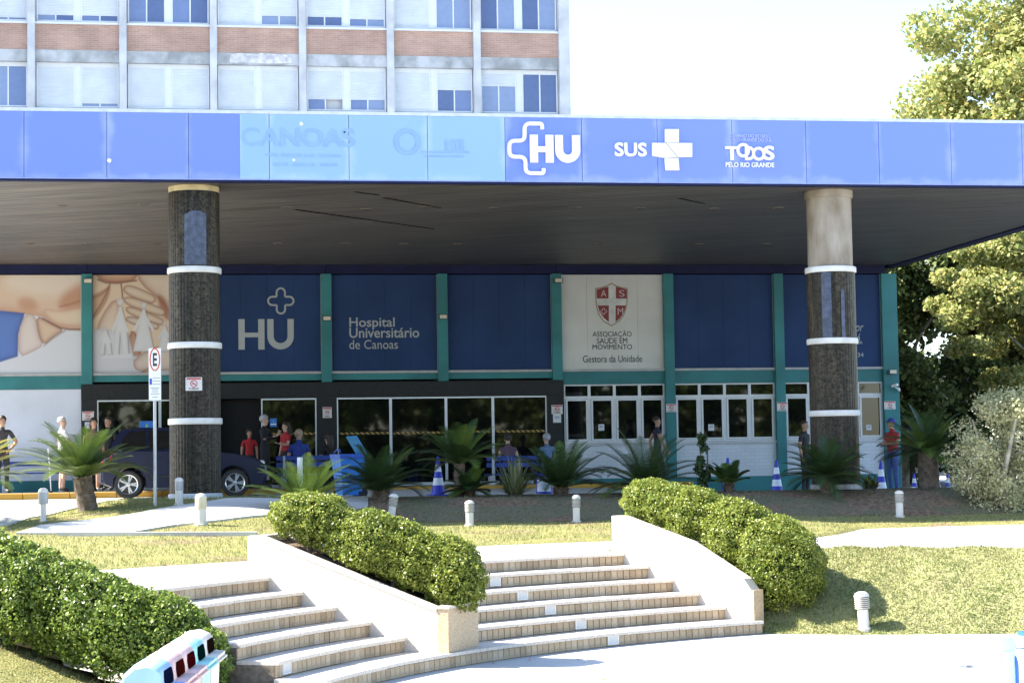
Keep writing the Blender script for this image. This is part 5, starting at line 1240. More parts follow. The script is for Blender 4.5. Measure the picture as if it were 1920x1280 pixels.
def notice(label, px0, px1, py0, py1, Y, tall=False):
    x0, x1, z0, z1 = wallrect(px0, px1, py0, py1, Y=Y)
    t = thing('no_smoking_sign', label, 'sign', ((x0+x1)/2, Y, z0), group='no smoking signs')
    m = MB(); m.box(x0, x1, Y-.004, Y, z0, z1); m.build('plate', mat('notice white', (.62, .60, .58), .5), t)
    w, h = x1-x0, z1-z0; yy = Y-.0045
    m = MB(); m.box(x0+.06*w, x1-.06*w, yy-.001, yy, z1-.17*h, z1-.05*h); m.build('red_band', REDP, t)
    c = ((x0+x1)/2, z0+.52*h); r = .20*min(w, h*1.2); m = MB(); band(arc(*c, r, 0, 350, 20), r*.14, yy, .001, m, closed=True); band([(c[0]-r*.7, c[1]+r*.7), (c[0]+r*.7, c[1]-r*.7)], r*.10, yy, .0016, m); m.build('ban_ring', REDP, t)
    m = MB(); m.box(c[0]-r*.6, c[0]+r*.55, yy-.0006, yy, c[1]-r*.16, c[1]+r*.12); m.build('cigarette', DINK, t)
    lettering('word', 'FUMAR', x0+.2*w, x1-.2*w, z0+.07*h, z0+.22*h, yy, .001, DINK, t, bold=.02)
def paper_(label, px0, px1, py0, py1, Y, col=(.62, .64, .68)):
    x0, x1, z0, z1 = wallrect(px0, px1, py0, py1, Y=Y); m = MB(); m.box(x0, x1, Y-.003, Y, z0, z1)
    t = thing('paper_notice', label, 'notice', ((x0+x1)/2, Y, z0), group='paper notices'); m.build('sheet', mat('notice paper', col, .7, .05), t)
    m = MB(); w, h = x1-x0, z1-z0; m.box(x0+.2*w, x1-.2*w, Y-.004, Y-.0031, z0+.45*h, z1-.2*h); m.build('printed_block', mat('faint print', (.38, .40, .48), .7), t)
notice('no smoking sign on the left granite pier beside the tall cycad', 154, 176, 771, 788, YW-.052)
notice('no smoking sign fixed on the left mosaic column', 348, 379, 707, 732, c1y-cr_-.012)
notice('upright no smoking sign on the granite pier between the doors', 605, 622, 763, 783, YW-.052)
notice('no smoking sign on the granite pier left of the windows', 1034, 1055, 759, 776, YW-.052)
notice('no smoking sign on the teal pillar beside the walking man', 1249, 1268, 757, 772, YW-.122)
notice('no smoking sign on the teal pillar left of the right column', 1457, 1477, 754, 770, YW-.122)
notice('no smoking sign on the corner pillar above the man in the red vest', 1658, 1679, 752, 767, YW-.122)
paper_('small paper below the no smoking sign on the left pier', 159, 171, 791, 803, YW-.052)
paper_('pale blue paper below the sign on the pier left of the windows', 1037, 1052, 776, 792, YW-.052, (.50, .58, .72))
paper_('paper taped to the second pane of the first window bay', 1122, 1133, 795, 807, YW+.050)
paper_('paper taped to the second pane of the middle window bay', 1328, 1339, 795, 807, YW+.050)
paper_('paper taped to the pane right of the right column', 1624, 1634, 796, 806, YW+.050)
# blue posters
def poster(label, px0, px1, py0, py1, Y):
    x0, x1, z0, z1 = wallrect(px0, px1, py0, py1, Y=Y); t = thing('blue_poster', label, 'poster', ((x0+x1)/2, Y, z0), group='blue posters on the glass')
    MB().box(x0, x1, Y-.004, Y, z0, z1).build('sheet', mat('poster blue', (.03, .16, .55), .5, .1), t)
    w, h = x1-x0, z1-z0; m = MB(); m.box(x0+.1*w, x1-.1*w, Y-.005, Y-.0041, z0+.25*h, z0+.38*h); m.build('white_line', WHITEG, t)
    m = MB(); m.flat([(x0+.42*w, Y-.0045, z0+.55*h), (x0+.62*w, Y-.0045, z0+.62*h), (x0+.48*w, Y-.0045, z0+.85*h)]); m.build('mark', mat('poster green', (.25, .55, .2), .5), t)
poster('blue poster on the glass above the roof of the parked car', 261, 289, 789, 816, YW-.005)
poster('blue poster on the door glass behind the grey-haired woman', 506, 519, 784, 800, YW-.005)

# floodlights and cameras ----------------------------------------------------
def flood(label, px, py, Y, d=.10):
    p = at(px, py, Y=Y-d); t = thing('floodlight', label, 'light', (p.x, Y, p.z), group='floodlights on the pillars')
    MB().bbox(-.105, .105, -d-.04, -d+.03, -.055, .06, .008).build('housing', DARKM, t, world=False)
    MB().box(-.085, .085, -d-.046, -d-.041, -.042, .046).build('glass', mat('flood lens', (.55, .52, .42), .3), t, world=False)
    MB().box(-.02, .02, -d+.03, .0, -.02, .02).build('bracket', DARKM, t, world=False)
flood('floodlight at the top of the pillar beside the mural', 165, 527, YW-.12)
flood('floodlight halfway up the pillar right of the HU panel', 613, 597, YW-.12)
flood('floodlight halfway up the pillar right of the lettered panel', 831, 594, YW-.12)
flood('floodlight at the top of the pillar left of the crest panel', 1047, 526, YW-.12)
flood('floodlight on the corner pillar above the cameras', 1674, 697, YW-.12)
p = at(1680, 726, Y=YW-.2)
t = thing('security_camera', 'pair of white security cameras on the corner pillar', 'camera', (p.x, YW-.12, p.z), group=None)
for dx, dz, a in ((-.04, .05, .5), (.06, -.06, -.4)):
    o = MB().lathe([(.001, -.10), (.035, -.09), (.035, .08), (.02, .09), (.001, .09)], n=14).build('camera_body', WHITEG, t, smooth=True, world=False); o.rotation_euler = (math.radians(80), 0, a); o.location = (dx, -.12, dz)
MB().tube([(0, 0, 0), (0, -.06, 0), (.0, -.12, .05)], .014, 6).build('bracket', WHITEG, t, world=False)
MB().tube([(.0, -.05, 0), (.06, -.12, -.06)], .014, 6).build('bracket', WHITEG, t, world=False)

# ------------------------------------------------------------------ traffic cones
CB_ = mat('cone blue', (.02, .035, .42), .45, .08); CW = mat('cone white', (.72, .74, .78), .4, .05)
def cone_proto(label, p, h=.72):
    t = thing('traffic_cone', label, 'cone', p, random.uniform(0, 1), 'blue and white traffic cones'); k = h/.72
    MB().bbox(-.17*k, .17*k, -.17*k, .17*k, 0, .035*k, .012).build('base', CB_, t, world=False)
    def R(z): return (.135-.115*z/.72)*k
    zs = [.035, .2, .33, .44, .57, .70]
    for i in range(5):
        z0, z1 = zs[i], zs[i+1]
        MB().lathe([(R(z0), z0*k), (R(z1), z1*k)] if i < 4 else [(R(z0), z0*k), (R(z1), z1*k), (.012*k, (z1+.015)*k)], n=22).build('stripe' if i % 2 else 'body_band', CW if i % 2 else CB_, t, smooth=True, world=False)
    return t
cone_proto('blue and white traffic cone left of the two-tiered cycad', gH(822, 34.3), .72)
cone_proto('blue and white traffic cone against the plinth left of the right column', gH(1457, 36), .70)
cone_proto('blue and white traffic cone behind the small sparse cycad', gH(1366, 36.5), .72)
cone_proto('blue and white traffic cone at the feet of the man in the red vest', gH(1653, 36), .75)
cone_proto('small traffic cone left of the tall cycad trunk at the right', gH(1715, 37), .50)
cone_proto('small traffic cone half hidden behind the tall cycad trunk', gH(1758, 38), .52)
cone_proto('small traffic cone by the edge of the pale bush', gH(1778, 36.5), .50)
# box-shaped barrier post and plain stakes
p = gH(1021, 34.6); t = thing('barrier_post', 'blue and white plastic barrier post beside the dark cycad', 'post', p)
MB().lathe([(.16, 0), (.155, .05), (.14, .36), (.12, .38)], n=20).build('body', CB_, t, smooth=True, world=False)
MB().lathe([(.165, .06), (.148, .33)], n=20, a0=math.radians(205), a1=math.radians(305), cap=False).build('white_sleeve', CW, t, world=False)
p = gH(563, 32.2); t = thing('wooden_stake', 'flat white painted stake standing behind the yellowed cycad', 'stake', p)
MB().bbox(-.045, .045, -.012, .012, -.1, .72, .004).build('board', WHITEG, t, world=False); MB().box(-.05, .05, .012, .03, .3, .36).build('batten', WHITE, t, world=False)
p = gH(886, 33.6); t = thing('wooden_stake', 'short weathered stake right of the two-tiered cycad', 'stake', p)
MB().bbox(-.035, .035, -.03, .03, -.1, .42, .006).build('board', mat('weathered wood', (.42, .40, .33), .9, .3, 8, .3), t, world=False); MB().box(-.036, .036, -.031, .031, .30, .33).build('tie', DARKM, t, world=False)

# ------------------------------------------------------------------ wheeled bin
BINB = mat('bin blue', (.025, .18, .52), .4, .10, 3); BIND = mat('bin dark blue', (.02, .10, .42), .4, .08)
p = gH(654, 35.2); t = thing('wheeled_bin', 'blue wheeled rubbish bin with its lid thrown open', 'bin', p, .25); t.scale = (.88, .88, .88)
def taper(mb, w0, d0, z0, w1, d1, z1, dy=0):
    v = [(-w0, -d0, z0), (w0, -d0, z0), (w0, d0, z0), (-w0, d0, z0), (-w1, -d1+dy, z1), (w1, -d1+dy, z1), (w1, d1+dy, z1), (-w1, d1+dy, z1)]
    mb.add(v, [(3, 2, 1, 0), (0, 1, 5, 4), (1, 2, 6, 5), (2, 3, 7, 6), (3, 0, 4, 7)])
m = MB(); taper(m, .20, .22, .05, .275, .32, .82); m.build('body', BINB, t, world=False)
m = MB(); taper(m, .29, .335, .80, .30, .345, .90); m.build('rim', BIND, t, world=False)
MB().box(-.27, .27, -.30, .30, .875, .88).build('inside', BLACK, t, world=False)
m = MB(); m.add([(.27, -.31, .90), (.27, .31, .90), (.05, .31, 1.26), (.05, -.31, 1.26), (.30, -.31, .91), (.30, .31, .91), (.085, .31, 1.275), (.085, -.31, 1.275)], [(0, 1, 2, 3), (7, 6, 5, 4), (0, 4, 5, 1), (1, 5, 6, 2), (2, 6, 7, 3), (3, 7, 4, 0)])
m.build('lid', mat('lid light blue', (.03, .20, .42), .4), t, world=False)
for s in (-1, 1):
    o = MB().lathe([(.02, -.03), (.10, -.03), (.10, .03), (.02, .03)], n=18).build('wheel', BLACK, t, smooth=True, world=False); o.rotation_euler = (math.pi/2, 0, 0); o.location = (.24, s*.20, .10)
MB().tube([(-.24, -.2, .93), (-.22, -.1, .99), (-.22, .1, .99), (-.24, .2, .93)], .014, 6).build('handle', BIND, t, world=False)

# ------------------------------------------------------------------ benches
BSL = mat('bench blue paint', (.012, .045, .26), .45, .12); BLG = mat('bench concrete', (.45, .47, .52), .8, .1)
def bench(label, px, Y, z, w, back=True, face=-1, legs=(.1, .9)):
    x = at(px, 880, Y=Y).x; t = thing('bench', label, 'bench', (x, Y, z), 0, 'blue slatted benches')
    for i in range(3): MB().bbox(-w/2, w/2, -.20+.14*i, -.08+.14*i, .42, .455, .008).build('slat', BSL, t, world=False)
    if back:
        for i in range(2 if face > 0 else 1): MB().bbox(-w/2, w/2, .25*-face-.015, .25*-face+.015, .60+.15*i, .71+.15*i, .008).build('back_slat', BSL, t, world=False)
    for f in legs:
        MB().bbox(-w/2+w*f-.06, -w/2+w*f+.06, -.18, .18, 0, .419, .01).build('leg', BLG, t, world=False)
        if back: MB().box(-w/2+w*f-.025, -w/2+w*f+.025, .25*-face+(.016 if face < 0 else -.05), .25*-face+(.05 if face < 0 else -.016), .3, .86).build('back_post', BLG, t, world=False)
bench('blue slatted bench on grey legs against the white wall', 62, 45.0, PORCH, 1.6, True, -1, (.12, .9))
bench('blue bench with the bald man sitting on it', 590, 43.9, PORCH-.12, 1.75, True, 1)
bench('blue bench with the bare-shouldered woman sitting on it', 968, 43.9, PORCH-.2, 1.45, True, 1)

# ------------------------------------------------------------------ parked car
CARP = mat('dark blue car paint', (.005, .008, .034), .25, .06); CARG = emitless_glass('car glass', (.006, .007, .009), .05, 1.5)
YC_ = 41.6; cxm = (at(243, 930, Y=YC_).x+at(440, 930, Y=YC_).x)/2; WB = at(440, 930, Y=YC_).x-at(243, 930, Y=YC_).x
zc = Hf(cxm, YC_)+.025
car = thing('parked_car', 'dark blue hatchback parked behind the left column', 'car', (cxm, YC_, zc))
wr, hb = .295, WB/2
def archpts(cx, r, n=10): return [(cx+r*math.cos(a), .30+r*math.sin(a)) for a in np.linspace(math.pi, 0, n)]
RA = .36
low = [(-hb-.50, .30), (-hb-RA, .24)]+archpts(-hb, RA)[1:-1]+[(-hb+RA, .22), (hb-RA, .22)]+archpts(hb, RA)[1:-1]+[(hb+RA, .24), (hb+.62, .26), (hb+.70, .45), (hb+.66, .66), (hb+.50, .78), (hb+.05, .90), (hb-.42, .96), (-hb-.30, 1.0), (-hb-.47, .97), (-hb-.53, .75), (-hb-.56, .55), (-hb-.56, .40)]
def extr(pts, ws):
    """side outline swept across the car; ws = half widths at which the outline is slightly shrunk"""
    m = MB(); n = len(pts); cx = sum(p[0] for p in pts)/n; cz = sum(p[1] for p in pts)/n; lay = []
    for y, sc_ in ws: lay.append([(cx+(p[0]-cx)*sc_, y, cz+(p[1]-cz)*(1-(1-sc_)*.7)) for p in pts])
    vs = [q for l_ in lay for q in l_]; fs = []
    for k in range(len(lay)-1):
        for i in range(n): j = (i+1) % n; fs.append((k*n+i, k*n+j, (k+1)*n+j, (k+1)*n+i))
    for k, rev in ((0, True), (len(lay)-1, False)):
        for t in tessellate_polygon([[Vector(q) for q in lay[k]]]): fs.append(tuple(k*n+i for i in t))
    m.add(vs, fs); return m
extr(low, [(-.80, .97), (-.77, .99), (-.70, 1.0), (.70, 1.0), (.77, .99), (.80, .97)]).build('body', CARP, car, world=False)
roof = [(-hb-.42, .97), (-hb-.28, 1.26), (-hb-.16, 1.42), (-hb+.25, 1.48), (hb-1.05, 1.47), (hb-.80, 1.40), (hb-.28, .97)]
def green(pts, wb, wt, nm, mt, z0=.96, z1=1.48, shrink=1.0):
    m = MB(); vs = []
    for s in (-1, 1):
        for x, z in pts: f = (z-z0)/(z1-z0); vs.append((x, s*(wb+(wt-wb)*f), z))
    n = len(pts); fs = [(i, (i+1) % n, n+(i+1) % n, n+i) for i in range(n)]
    for k in (0, 1):
        for t in tessellate_polygon([[Vector(q) for q in vs[k*n:k*n+n]]]): fs.append(tuple(k*n+i for i in t))
    m.add(vs, fs); return m.build(nm, mt, car, world=False)
green(roof, .74, .58, 'cabin', CARP)
for pts in ([(-hb-.20, 1.02), (-hb-.08, 1.30), (-hb+.06, 1.40), (-hb+.36, 1.41), (-hb+.36, 1.02)], [(-hb+.42, 1.02), (-hb+.42, 1.41), (hb-1.14, 1.405), (hb-1.14, 1.02)], [(hb-1.07, 1.02), (hb-1.07, 1.40), (hb-.86, 1.34), (hb-.46, 1.02)]):
    for s in (-1, 1):
        m = MB(); ps = [Vector((x, s*(.745-.155*(z-.96)/.52+.004), z)) for x, z in pts]; m.flat(ps); m.build('side_window', CARG, car, world=False)
m = MB(); m.add([(-hb-.435, -.60, 1.02), (-hb-.435, .60, 1.02), (-hb-.20, .50, 1.39), (-hb-.20, -.50, 1.39)], [(0, 1, 2, 3)]); m.build('rear_window', CARG, car, world=False)
m = MB(); m.add([(hb-.30, -.62, 1.01), (hb-.30, .62, 1.01), (hb-.78, .52, 1.40), (hb-.78, -.52, 1.40)], [(0, 1, 2, 3)]); m.build('windscreen', CARG, car, world=False)
LB = mat('bumper pale blue paint', (.20, .23, .30), .3, .05)
m = MB(); m.bbox(-hb-.60, -hb-.375, -.79, .79, .30, .62, .05); m.build('rear_bumper', CARP, car, world=False)
m = MB(); m.bbox(hb+.40, hb+.72, -.78, .78, .28, .58, .06); m.build('front_bumper', CARP, car, world=False)
for s in (-1, 1):
    m = MB(); m.prism([Vector((-hb-.545, s*.60, .74)), Vector((-hb-.36, s*.805, .78)), Vector((-hb-.30, s*.80, 1.0)), Vector((-hb-.44, s*.68, 1.0))], (-.02, 0, 0)); m.build('tail_light', mat('tail light red', (.42, .01, .015), .2), car, world=False)
    m = MB(); m.bbox(hb+.40, hb+.62, s*.70-.08, s*.70+.08, .62, .76, .03); m.build('headlight', mat('headlight clear', (.55, .57, .6), .1), car, world=False)
    m = MB(); m.bbox(hb-.62, hb-.50, min(s*.78, s*.94), max(s*.78, s*.94), .99, 1.11, .03); m.build('mirror', CARP, car, world=False)
    for x in (-hb+.39, hb-1.105):
        m = MB(); m.box(x-.006, x+.006, s*.803-.003, s*.803+.003, .32, .98); m.build('door_gap', BLACK, car, world=False)
    for x in (-hb+.62, hb-.90):
        m = MB(); m.bbox(x-.08, x+.08, s*.812-.012, s*.812+.012, .83, .86, .006); m.build('door_handle', CARP, car, world=False)
    m = MB(); m.bbox(-hb+RA+.04, hb-RA-.04, s*.805-.012, s*.805+.012, .42, .47, .008); m.build('side_moulding', BLACK, car, world=False)
def wheel(x, s):
    o = MB().lathe([(.205, -.09), (.27, -.095), (wr, -.07), (wr, .07), (.27, .095), (.205, .09)], n=36, cap=False).build('wheel', BLACK, car, smooth=True, world=False)
    o.rotation_euler = (math.pi/2, 0, 0); o.location = (x, s*.70, wr)
    MB().lathe([(.185, -.03), (.185, -.075), (.207, -.09), (.207, .09), (.185, .075), (.185, .03)], n=30, cap=False).build('rim', STEEL, o, smooth=True, world=False)
    d = MB(); d.lathe([(.001, -.01), (.19, -.01), (.19, .01), (.001, .01)], n=24); d.build('brake_disc', DARKM, o, world=False)
    for zf in ((.075,) if s < 0 else (-.075,)):
        MB().lathe([(.001, zf-.015), (.045, zf-.015), (.045, zf+.012), (.001, zf+.015)], n=14).build('hub', STEEL, o, world=False)
        for k in range(5):
            for dd in (-.14, .14):
                a = 2*math.pi*k/5+dd; m = MB(); c, q_ = math.cos(a), math.sin(a); n_ = Vector((-q_, c, 0))*.014
                A, B = Vector((c*.035, q_*.035, zf)), Vector((c*.20, q_*.20, zf)); m.add([A-n_, A+n_, B+n_*1.1, B-n_*1.1, A-n_+Vector((0, 0, -.02*np.sign(zf))), A+n_+Vector((0, 0, -.02*np.sign(zf))), B+n_+Vector((0, 0, -.02*np.sign(zf))), B-n_+Vector((0, 0, -.02*np.sign(zf)))], [(0, 1, 2, 3), (0, 1, 5, 4), (1, 2, 6, 5), (2, 3, 7, 6), (3, 0, 4, 7)]); m.build('spoke', STEEL, o, world=False)
for x in (-hb, hb):
    for s in (-1, 1): wheel(x, s)
# two cars far off to the right, mostly behind the bush
def far_car(label, p, col, rz):
    t = thing('parked_car', label, 'car', p, rz, 'cars parked beyond the trees'); global car
    keep = car; car = t; mt = mat('far car '+label[:9], col, .3, .05)
    extr(low, [(-.80, .97), (-.70, 1.0), (.70, 1.0), (.80, .97)]).build('body', mt, t, world=False); green(roof, .74, .58, 'cabin', mt)
    for s in (-1, 1):
        m = MB(); m.flat([Vector((x, s*(.745-.155*(z-.96)/.52+.006), z)) for x, z in ((-hb-.15, 1.03), (-hb-.02, 1.38), (hb-1.0, 1.39), (hb-.55, 1.03))]); m.build('side_window', CARG, t, world=False)
        for x in (-hb, hb):
            o = MB().lathe([(.001, -.1), (wr, -.1), (wr, .1), (.001, .1)], n=20).build('wheel', BLACK, t, world=False); o.rotation_euler = (math.pi/2, 0, 0); o.location = (x, s*.7, wr)
    car = keep
far_car('white car far behind the tall cycad at the right', (24.3, 64, 1.12), (.6, .6, .62), .3)
far_car('silver car far behind the pale bush', (29.0, 66, 1.12), (.45, .47, .5), -.2)

# ------------------------------------------------------------------ recycling bins at the lower left
def recycling_bin(label, x, y, colr, dark, rz=0.0):
    t = thing('recycling_bin', label, 'bin', (x, y, 0), rz, 'row of recycling bins'); mt = mat('bin plastic '+label.split()[0], colr, .45, .08); md = mat('bin inside '+label.split()[0], dark, .9, .05, spec=0)
    w = .185                                               # half width along the row (local y); the opening faces +x
    prof = [(-.14, .42), (.10, .42), (.12, .90), (.15, .90), (.155, .925), (.085, .93), (.075, 1.015), (.06, 1.035), (.0, 1.06), (-.07, 1.05), (-.125, 1.0), (-.15, .92)]
    m = MB(); n = len(prof)
    lay = [(-w, .94), (-w+.03, 1.0), (w-.03, 1.0), (w, .94)]; vs = []
    for yy, s in lay: vs += [(px_*s, yy, .7+(pz-.7)*s) for px_, pz in prof]
    fs = [(k*n+i, k*n+(i+1) % n, (k+1)*n+(i+1) % n, (k+1)*n+i) for k in range(3) for i in range(n)]
    for k in (0, 3):
        for tr in tessellate_polygon([[Vector(q) for q in vs[k*n:k*n+n]]]): fs.append(tuple(k*n+i for i in tr))
    m.add(vs, fs); m.build('body', mt, t, smooth=True, world=False)
    m = MB(); m.prism([Vector((.087, -w*.66, .934)), Vector((.087, w*.66, .934)), Vector((.083, w*.74, .97)), Vector((.077, w*.6, 1.012)), Vector((.077, -w*.6, 1.012)), Vector((.083, -w*.74, .97))], (.006, 0, 0)); m.build('flap', md, t, world=False)
    MB().bbox(.11, .165, -w*.98, w*.98, .885, .899, .006).build('lip', mt, t, world=False)
    for s in (-1, 1):
        MB().tube([(-.05, s*(w+.012), 0), (-.05, s*(w+.012), .9)], .016, 8).build('post', mat('bin post', (.45, .42, .36), .5), t, world=False)
    MB().box(-.12, .08, -.17, .17, 0, .02).build('foot_plate', DARKM, t, world=False)
bs = [('blue recycling bin, nearest of the row at the lower left', (.30, .50, .85), (.004, .006, .022)), ('red recycling bin next to the blue one', (.72, .46, .42), (.035, .003, .003)), ('crimson recycling bin in the middle of the row', (.74, .50, .46), (.035, .002, .003)), ('green recycling bin second from the far end of the row', (.34, .68, .66), (.001, .010, .008)), ('brown recycling bin at the far end of the row', (.70, .62, .54), (.008, .004, .003))]
for i, (lb, c, d) in enumerate(bs):
    recycling_bin(lb, -.30+.055*i, 10.37+.425*i, c, d, -.13)
# pale litter posts at the lower right
def litter(label, px, py, D, r, h):
    d = ray(px, py); p = EYE+d*(D/ d.dot(cF)); t = thing('ashtray_post', label, 'ashtray', (p.x, p.y, 0), 0, 'ashtray posts on the plaza'); zt = p.z
    MB().lathe([(r*1.15, 0), (r*1.15, .02), (r*.72, .03), (r*.72, zt-.12), (r, zt-.03), (r, zt)], n=24, cap=False).build('body', WHITEG, t, smooth=True, world=False)
    MB().lathe([(.001, zt-.015), (r*.97, zt-.012)], n=24, cap=False).build('grate', mat('ash grate', (.10, .10, .12), .5), t, world=False)
    MB().lathe([(r*.97, zt-.012), (r*.99, zt+.006), (r*1.03, zt+.006), (r*1.03, zt-.02)], n=24, cap=False).build('steel_rim', STEEL, t, smooth=True, world=False)
litter('white ashtray post standing alone at the lower right', 1819, 1250, 14.0, .095, .5)
litter('white ashtray post cut off by the lower right corner', 1930, 1216, 13.6, .095, .5)
d = ray(1868, 1192); p = EYE+d*(14.6/d.dot(cF))
t = thing('recycling_bin', 'pale cyan recycling bin between the two ashtray posts', 'bin', (p.x, p.y, 0), .15)
CY = mat('pale cyan plastic', (.52, .75, .78), .4, .05)
m = MB(); m.prism([Vector((-.075, -.15, 0)), Vector((.075, -.15, 0)), Vector((.085, -.15, p.z-.05)), Vector((.05, -.15, p.z)), Vector((-.05, -.15, p.z)), Vector((-.085, -.15, p.z-.05))], (0, .3, 0)); m.build('body', CY, t, world=False)
MB().box(.062, .0815, -.17, -.151, .12, .55).build('blue_strip', mat('strip blue', (.05, .16, .5), .5), t, world=False)
MB().box(-.05, .05, -.156, -.151, p.z-.22, p.z-.10).build('slot', mat('slot pale', (.55, .68, .7), .5), t, world=False)
d = ray(1921, 1193); p = EYE+d*(14.2/d.dot(cF)); t = thing('recycling_bin', 'blue recycling bin cut by the right edge of the picture', 'bin', (p.x+.085, p.y, 0), 0)
m = MB(); m.prism([Vector((-.07, -.13, 0)), Vector((.14, -.13, 0)), Vector((.14, -.13, p.z)), Vector((-.07, -.13, p.z))], (0, .26, 0)); m.build('body', WHITEG, t, world=False)
MB().box(-.08, .15, -.14, .14, p.z+.001, p.z+.03).build('lid', BIND, t, world=False)
# ------------------------------------------------------------------ people
SKN = {'light': (.52, .33, .24), 'tan': (.40, .23, .15), 'brown': (.22, .12, .075)}
STAND = {'pelvis': (0, 0, .93), 'waist': (0, 0, 1.08), 'chest': (0, .0, 1.27), 'neckb': (0, .01, 1.42), 'neck': (0, 0, 1.475), 'jaw': (0, -.02, 1.535), 'face': (0, -.015, 1.59), 'skull': (0, .005, 1.65), 'crown': (0, .01, 1.70),
         'shL': (.165, .01, 1.385), 'elL': (.215, .03, 1.12), 'wrL': (.225, -.03, .88), 'shR': (-.165, .01, 1.385), 'elR': (-.215, .03, 1.12), 'wrR': (-.225, -.03, .88),
         'hiL': (.09, 0, .87), 'knL': (.10, -.015, .48), 'anL': (.10, .02, .085), 'toL': (.115, -.13, .035), 'hiR': (-.09, 0, .87), 'knR': (-.10, -.015, .48), 'anR': (-.10, .02, .085), 'toR': (-.115, -.13, .035)}
RAD = {'pelvis': (.150, .115), 'waist': (.130, .100), 'chest': (.155, .115), 'neckb': (.085, .07), 'neck': (.050, .052), 'jaw': (.056, .066), 'face': (.068, .082), 'skull': (.074, .090), 'crown': (.045, .055),
       'shL': (.060, .062), 'elL': (.044, .044), 'wrL': (.030, .028), 'shR': (.060, .062), 'elR': (.044, .044), 'wrR': (.030, .028),
       'hiL': (.092, .098), 'knL': (.060, .064), 'anL': (.042, .046), 'toL': (.040, .030), 'hiR': (.092, .098), 'knR': (.060, .064), 'anR': (.042, .046), 'toR': (.040, .030)}
BONES = [('pelvis', 'waist', 'T'), ('waist', 'chest', 'T'), ('chest', 'neckb', 'T'), ('neckb', 'neck', 'S'), ('neck', 'jaw', 'S'), ('jaw', 'face', 'S'), ('face', 'skull', 'S'), ('skull', 'crown', 'S')]
for s in 'LR': BONES += [('chest', 'sh'+s, 'T'), ('sh'+s, 'el'+s, 'A'), ('el'+s, 'wr'+s, 'F'), ('pelvis', 'hi'+s, 'B'), ('hi'+s, 'kn'+s, 'U'), ('kn'+s, 'an'+s, 'L'), ('an'+s, 'to'+s, 'H')]
def person(label, loc, H_=1.70, rz=0.0, pose=None, skin='light', top=(.1, .1, .1), bottom=(.05, .05, .06), shoe=(.05, .05, .05), hair=None, hairc=(.03, .02, .015), sleeve=.5, legs='long', waistz=.95, wide=1.0, cap=None, curl=.5):
    J = {k: Vector(v) for k, v in STAND.items()}
    for k, v in (pose or {}).items(): J[k] = Vector(v)
    names = list(J); pts = [J[k] for k in names]; rad = [(RAD[k][0]*(wide if k in ('pelvis', 'waist', 'chest') else 1), RAD[k][1]*(wide if k in ('pelvis', 'waist', 'chest') else 1)) for k in names]
    ed = [(names.index(a), names.index(b)) for a, b, _ in BONES]; reg = [r for *_, r in BONES]
    for s in 'LR':                                       # palm and five fingers
        w = J['wr'+s]; d = (w-J['el'+s]).normalized(); sd = Vector((0, 0, 1)).cross(d); sd = sd.normalized() if sd.length > .2 else Vector((0, 1, 0)); sd = Vector((0, -1, 0))-d*Vector((0, -1, 0)).dot(d) if abs(d.y) < .8 else Vector((1 if s == 'L' else -1, 0, 0)); sd.normalize(); nn = d.cross(sd)
        iw = names.index('wr'+s); pi = len(pts); pts.append(w+d*.055); rad.append((.034, .020)); ed.append((iw, pi)); reg.append('S')
        kp = len(pts); pts.append(w+d*.085); rad.append((.034, .017)); ed.append((pi, kp)); reg.append('S')
        for f, (o, l_) in enumerate(((.030, .070), (.010, .078), (-.010, .072), (-.030, .056))):
            a = len(pts); bend = nn*(curl*.03*(1 if s == 'L' else -1)); pts += [w+d*(.085+l_*.5)+sd*o+bend*.4, w+d*(.085+l_*.92)+sd*o+bend]; rad += [(.009, .009), (.0075, .0075)]
            ed += [(kp, a), (a, a+1)]; reg += ['S', 'S']
        a = len(pts); pts += [w+d*.06+sd*.045, w+d*.095+sd*.055]; rad += [(.011, .011), (.009, .009)]; ed += [(pi, a), (a, a+1)]; reg += ['S', 'S']
    me = bpy.data.meshes.new('body'); me.from_pydata(pts, ed, []); o = bpy.data.objects.new('body', me); COL.objects.link(o)
    sk = o.modifiers.new('Skin', 'SKIN'); sk.use_smooth_shade = True; sk.branch_smoothing = .6
    for i, d in enumerate(me.skin_vertices[0].data): d.radius = rad[i]; d.use_root = (i == 0)
    sub = o.modifiers.new('Sub', 'SUBSURF'); sub.levels = 2; sub.render_levels = 2
    dg = bpy.context.evaluated_depsgraph_get(); nm = bpy.data.meshes.new_from_object(o.evaluated_get(dg)); bpy.data.objects.remove(o)
    nm.name = 'body'; nm.materials.clear()
    key = '%d' % len(bpy.data.meshes)
    cloth = [mat('skin '+skin, SKN[skin], .55, .06, 8), mat('top '+key, top, .85, .16, 14, .7, bscale=16), mat('bottom '+key, bottom, .85, .16, 14, .7, bscale=16), mat('shoe '+key, shoe, .6, .05)]
    for c in cloth: nm.materials.append(c)
    n = len(nm.polygons); ce = np.empty(n*3); nm.polygons.foreach_get('center', ce); ce = ce.reshape(-1, 3)
    A = np.array([pts[a] for a, b in ed]); B = np.array([pts[b] for a, b in ed]); D = B-A; L2 = (D**2).sum(1)+1e-9
    T = np.clip(((ce[:, None, :]-A[None])*D[None]).sum(2)/L2[None], 0, 1); Q = A[None]+T[..., None]*D[None]
    ra = np.array([max(rad[a]) for a, b in ed]); dist = np.linalg.norm(ce[:, None, :]-Q, axis=2)/(ra[None]*.6+.03); k = dist.argmin(1); t = T[np.arange(n), k]
    mi = np.zeros(n, int); R_ = np.array(reg)
    r = R_[k]; mi[r == 'T'] = 1; mi[(r == 'A') & (t < min(1, sleeve*2 if sleeve < .5 else 1 if sleeve > .6 else .62))] = 1
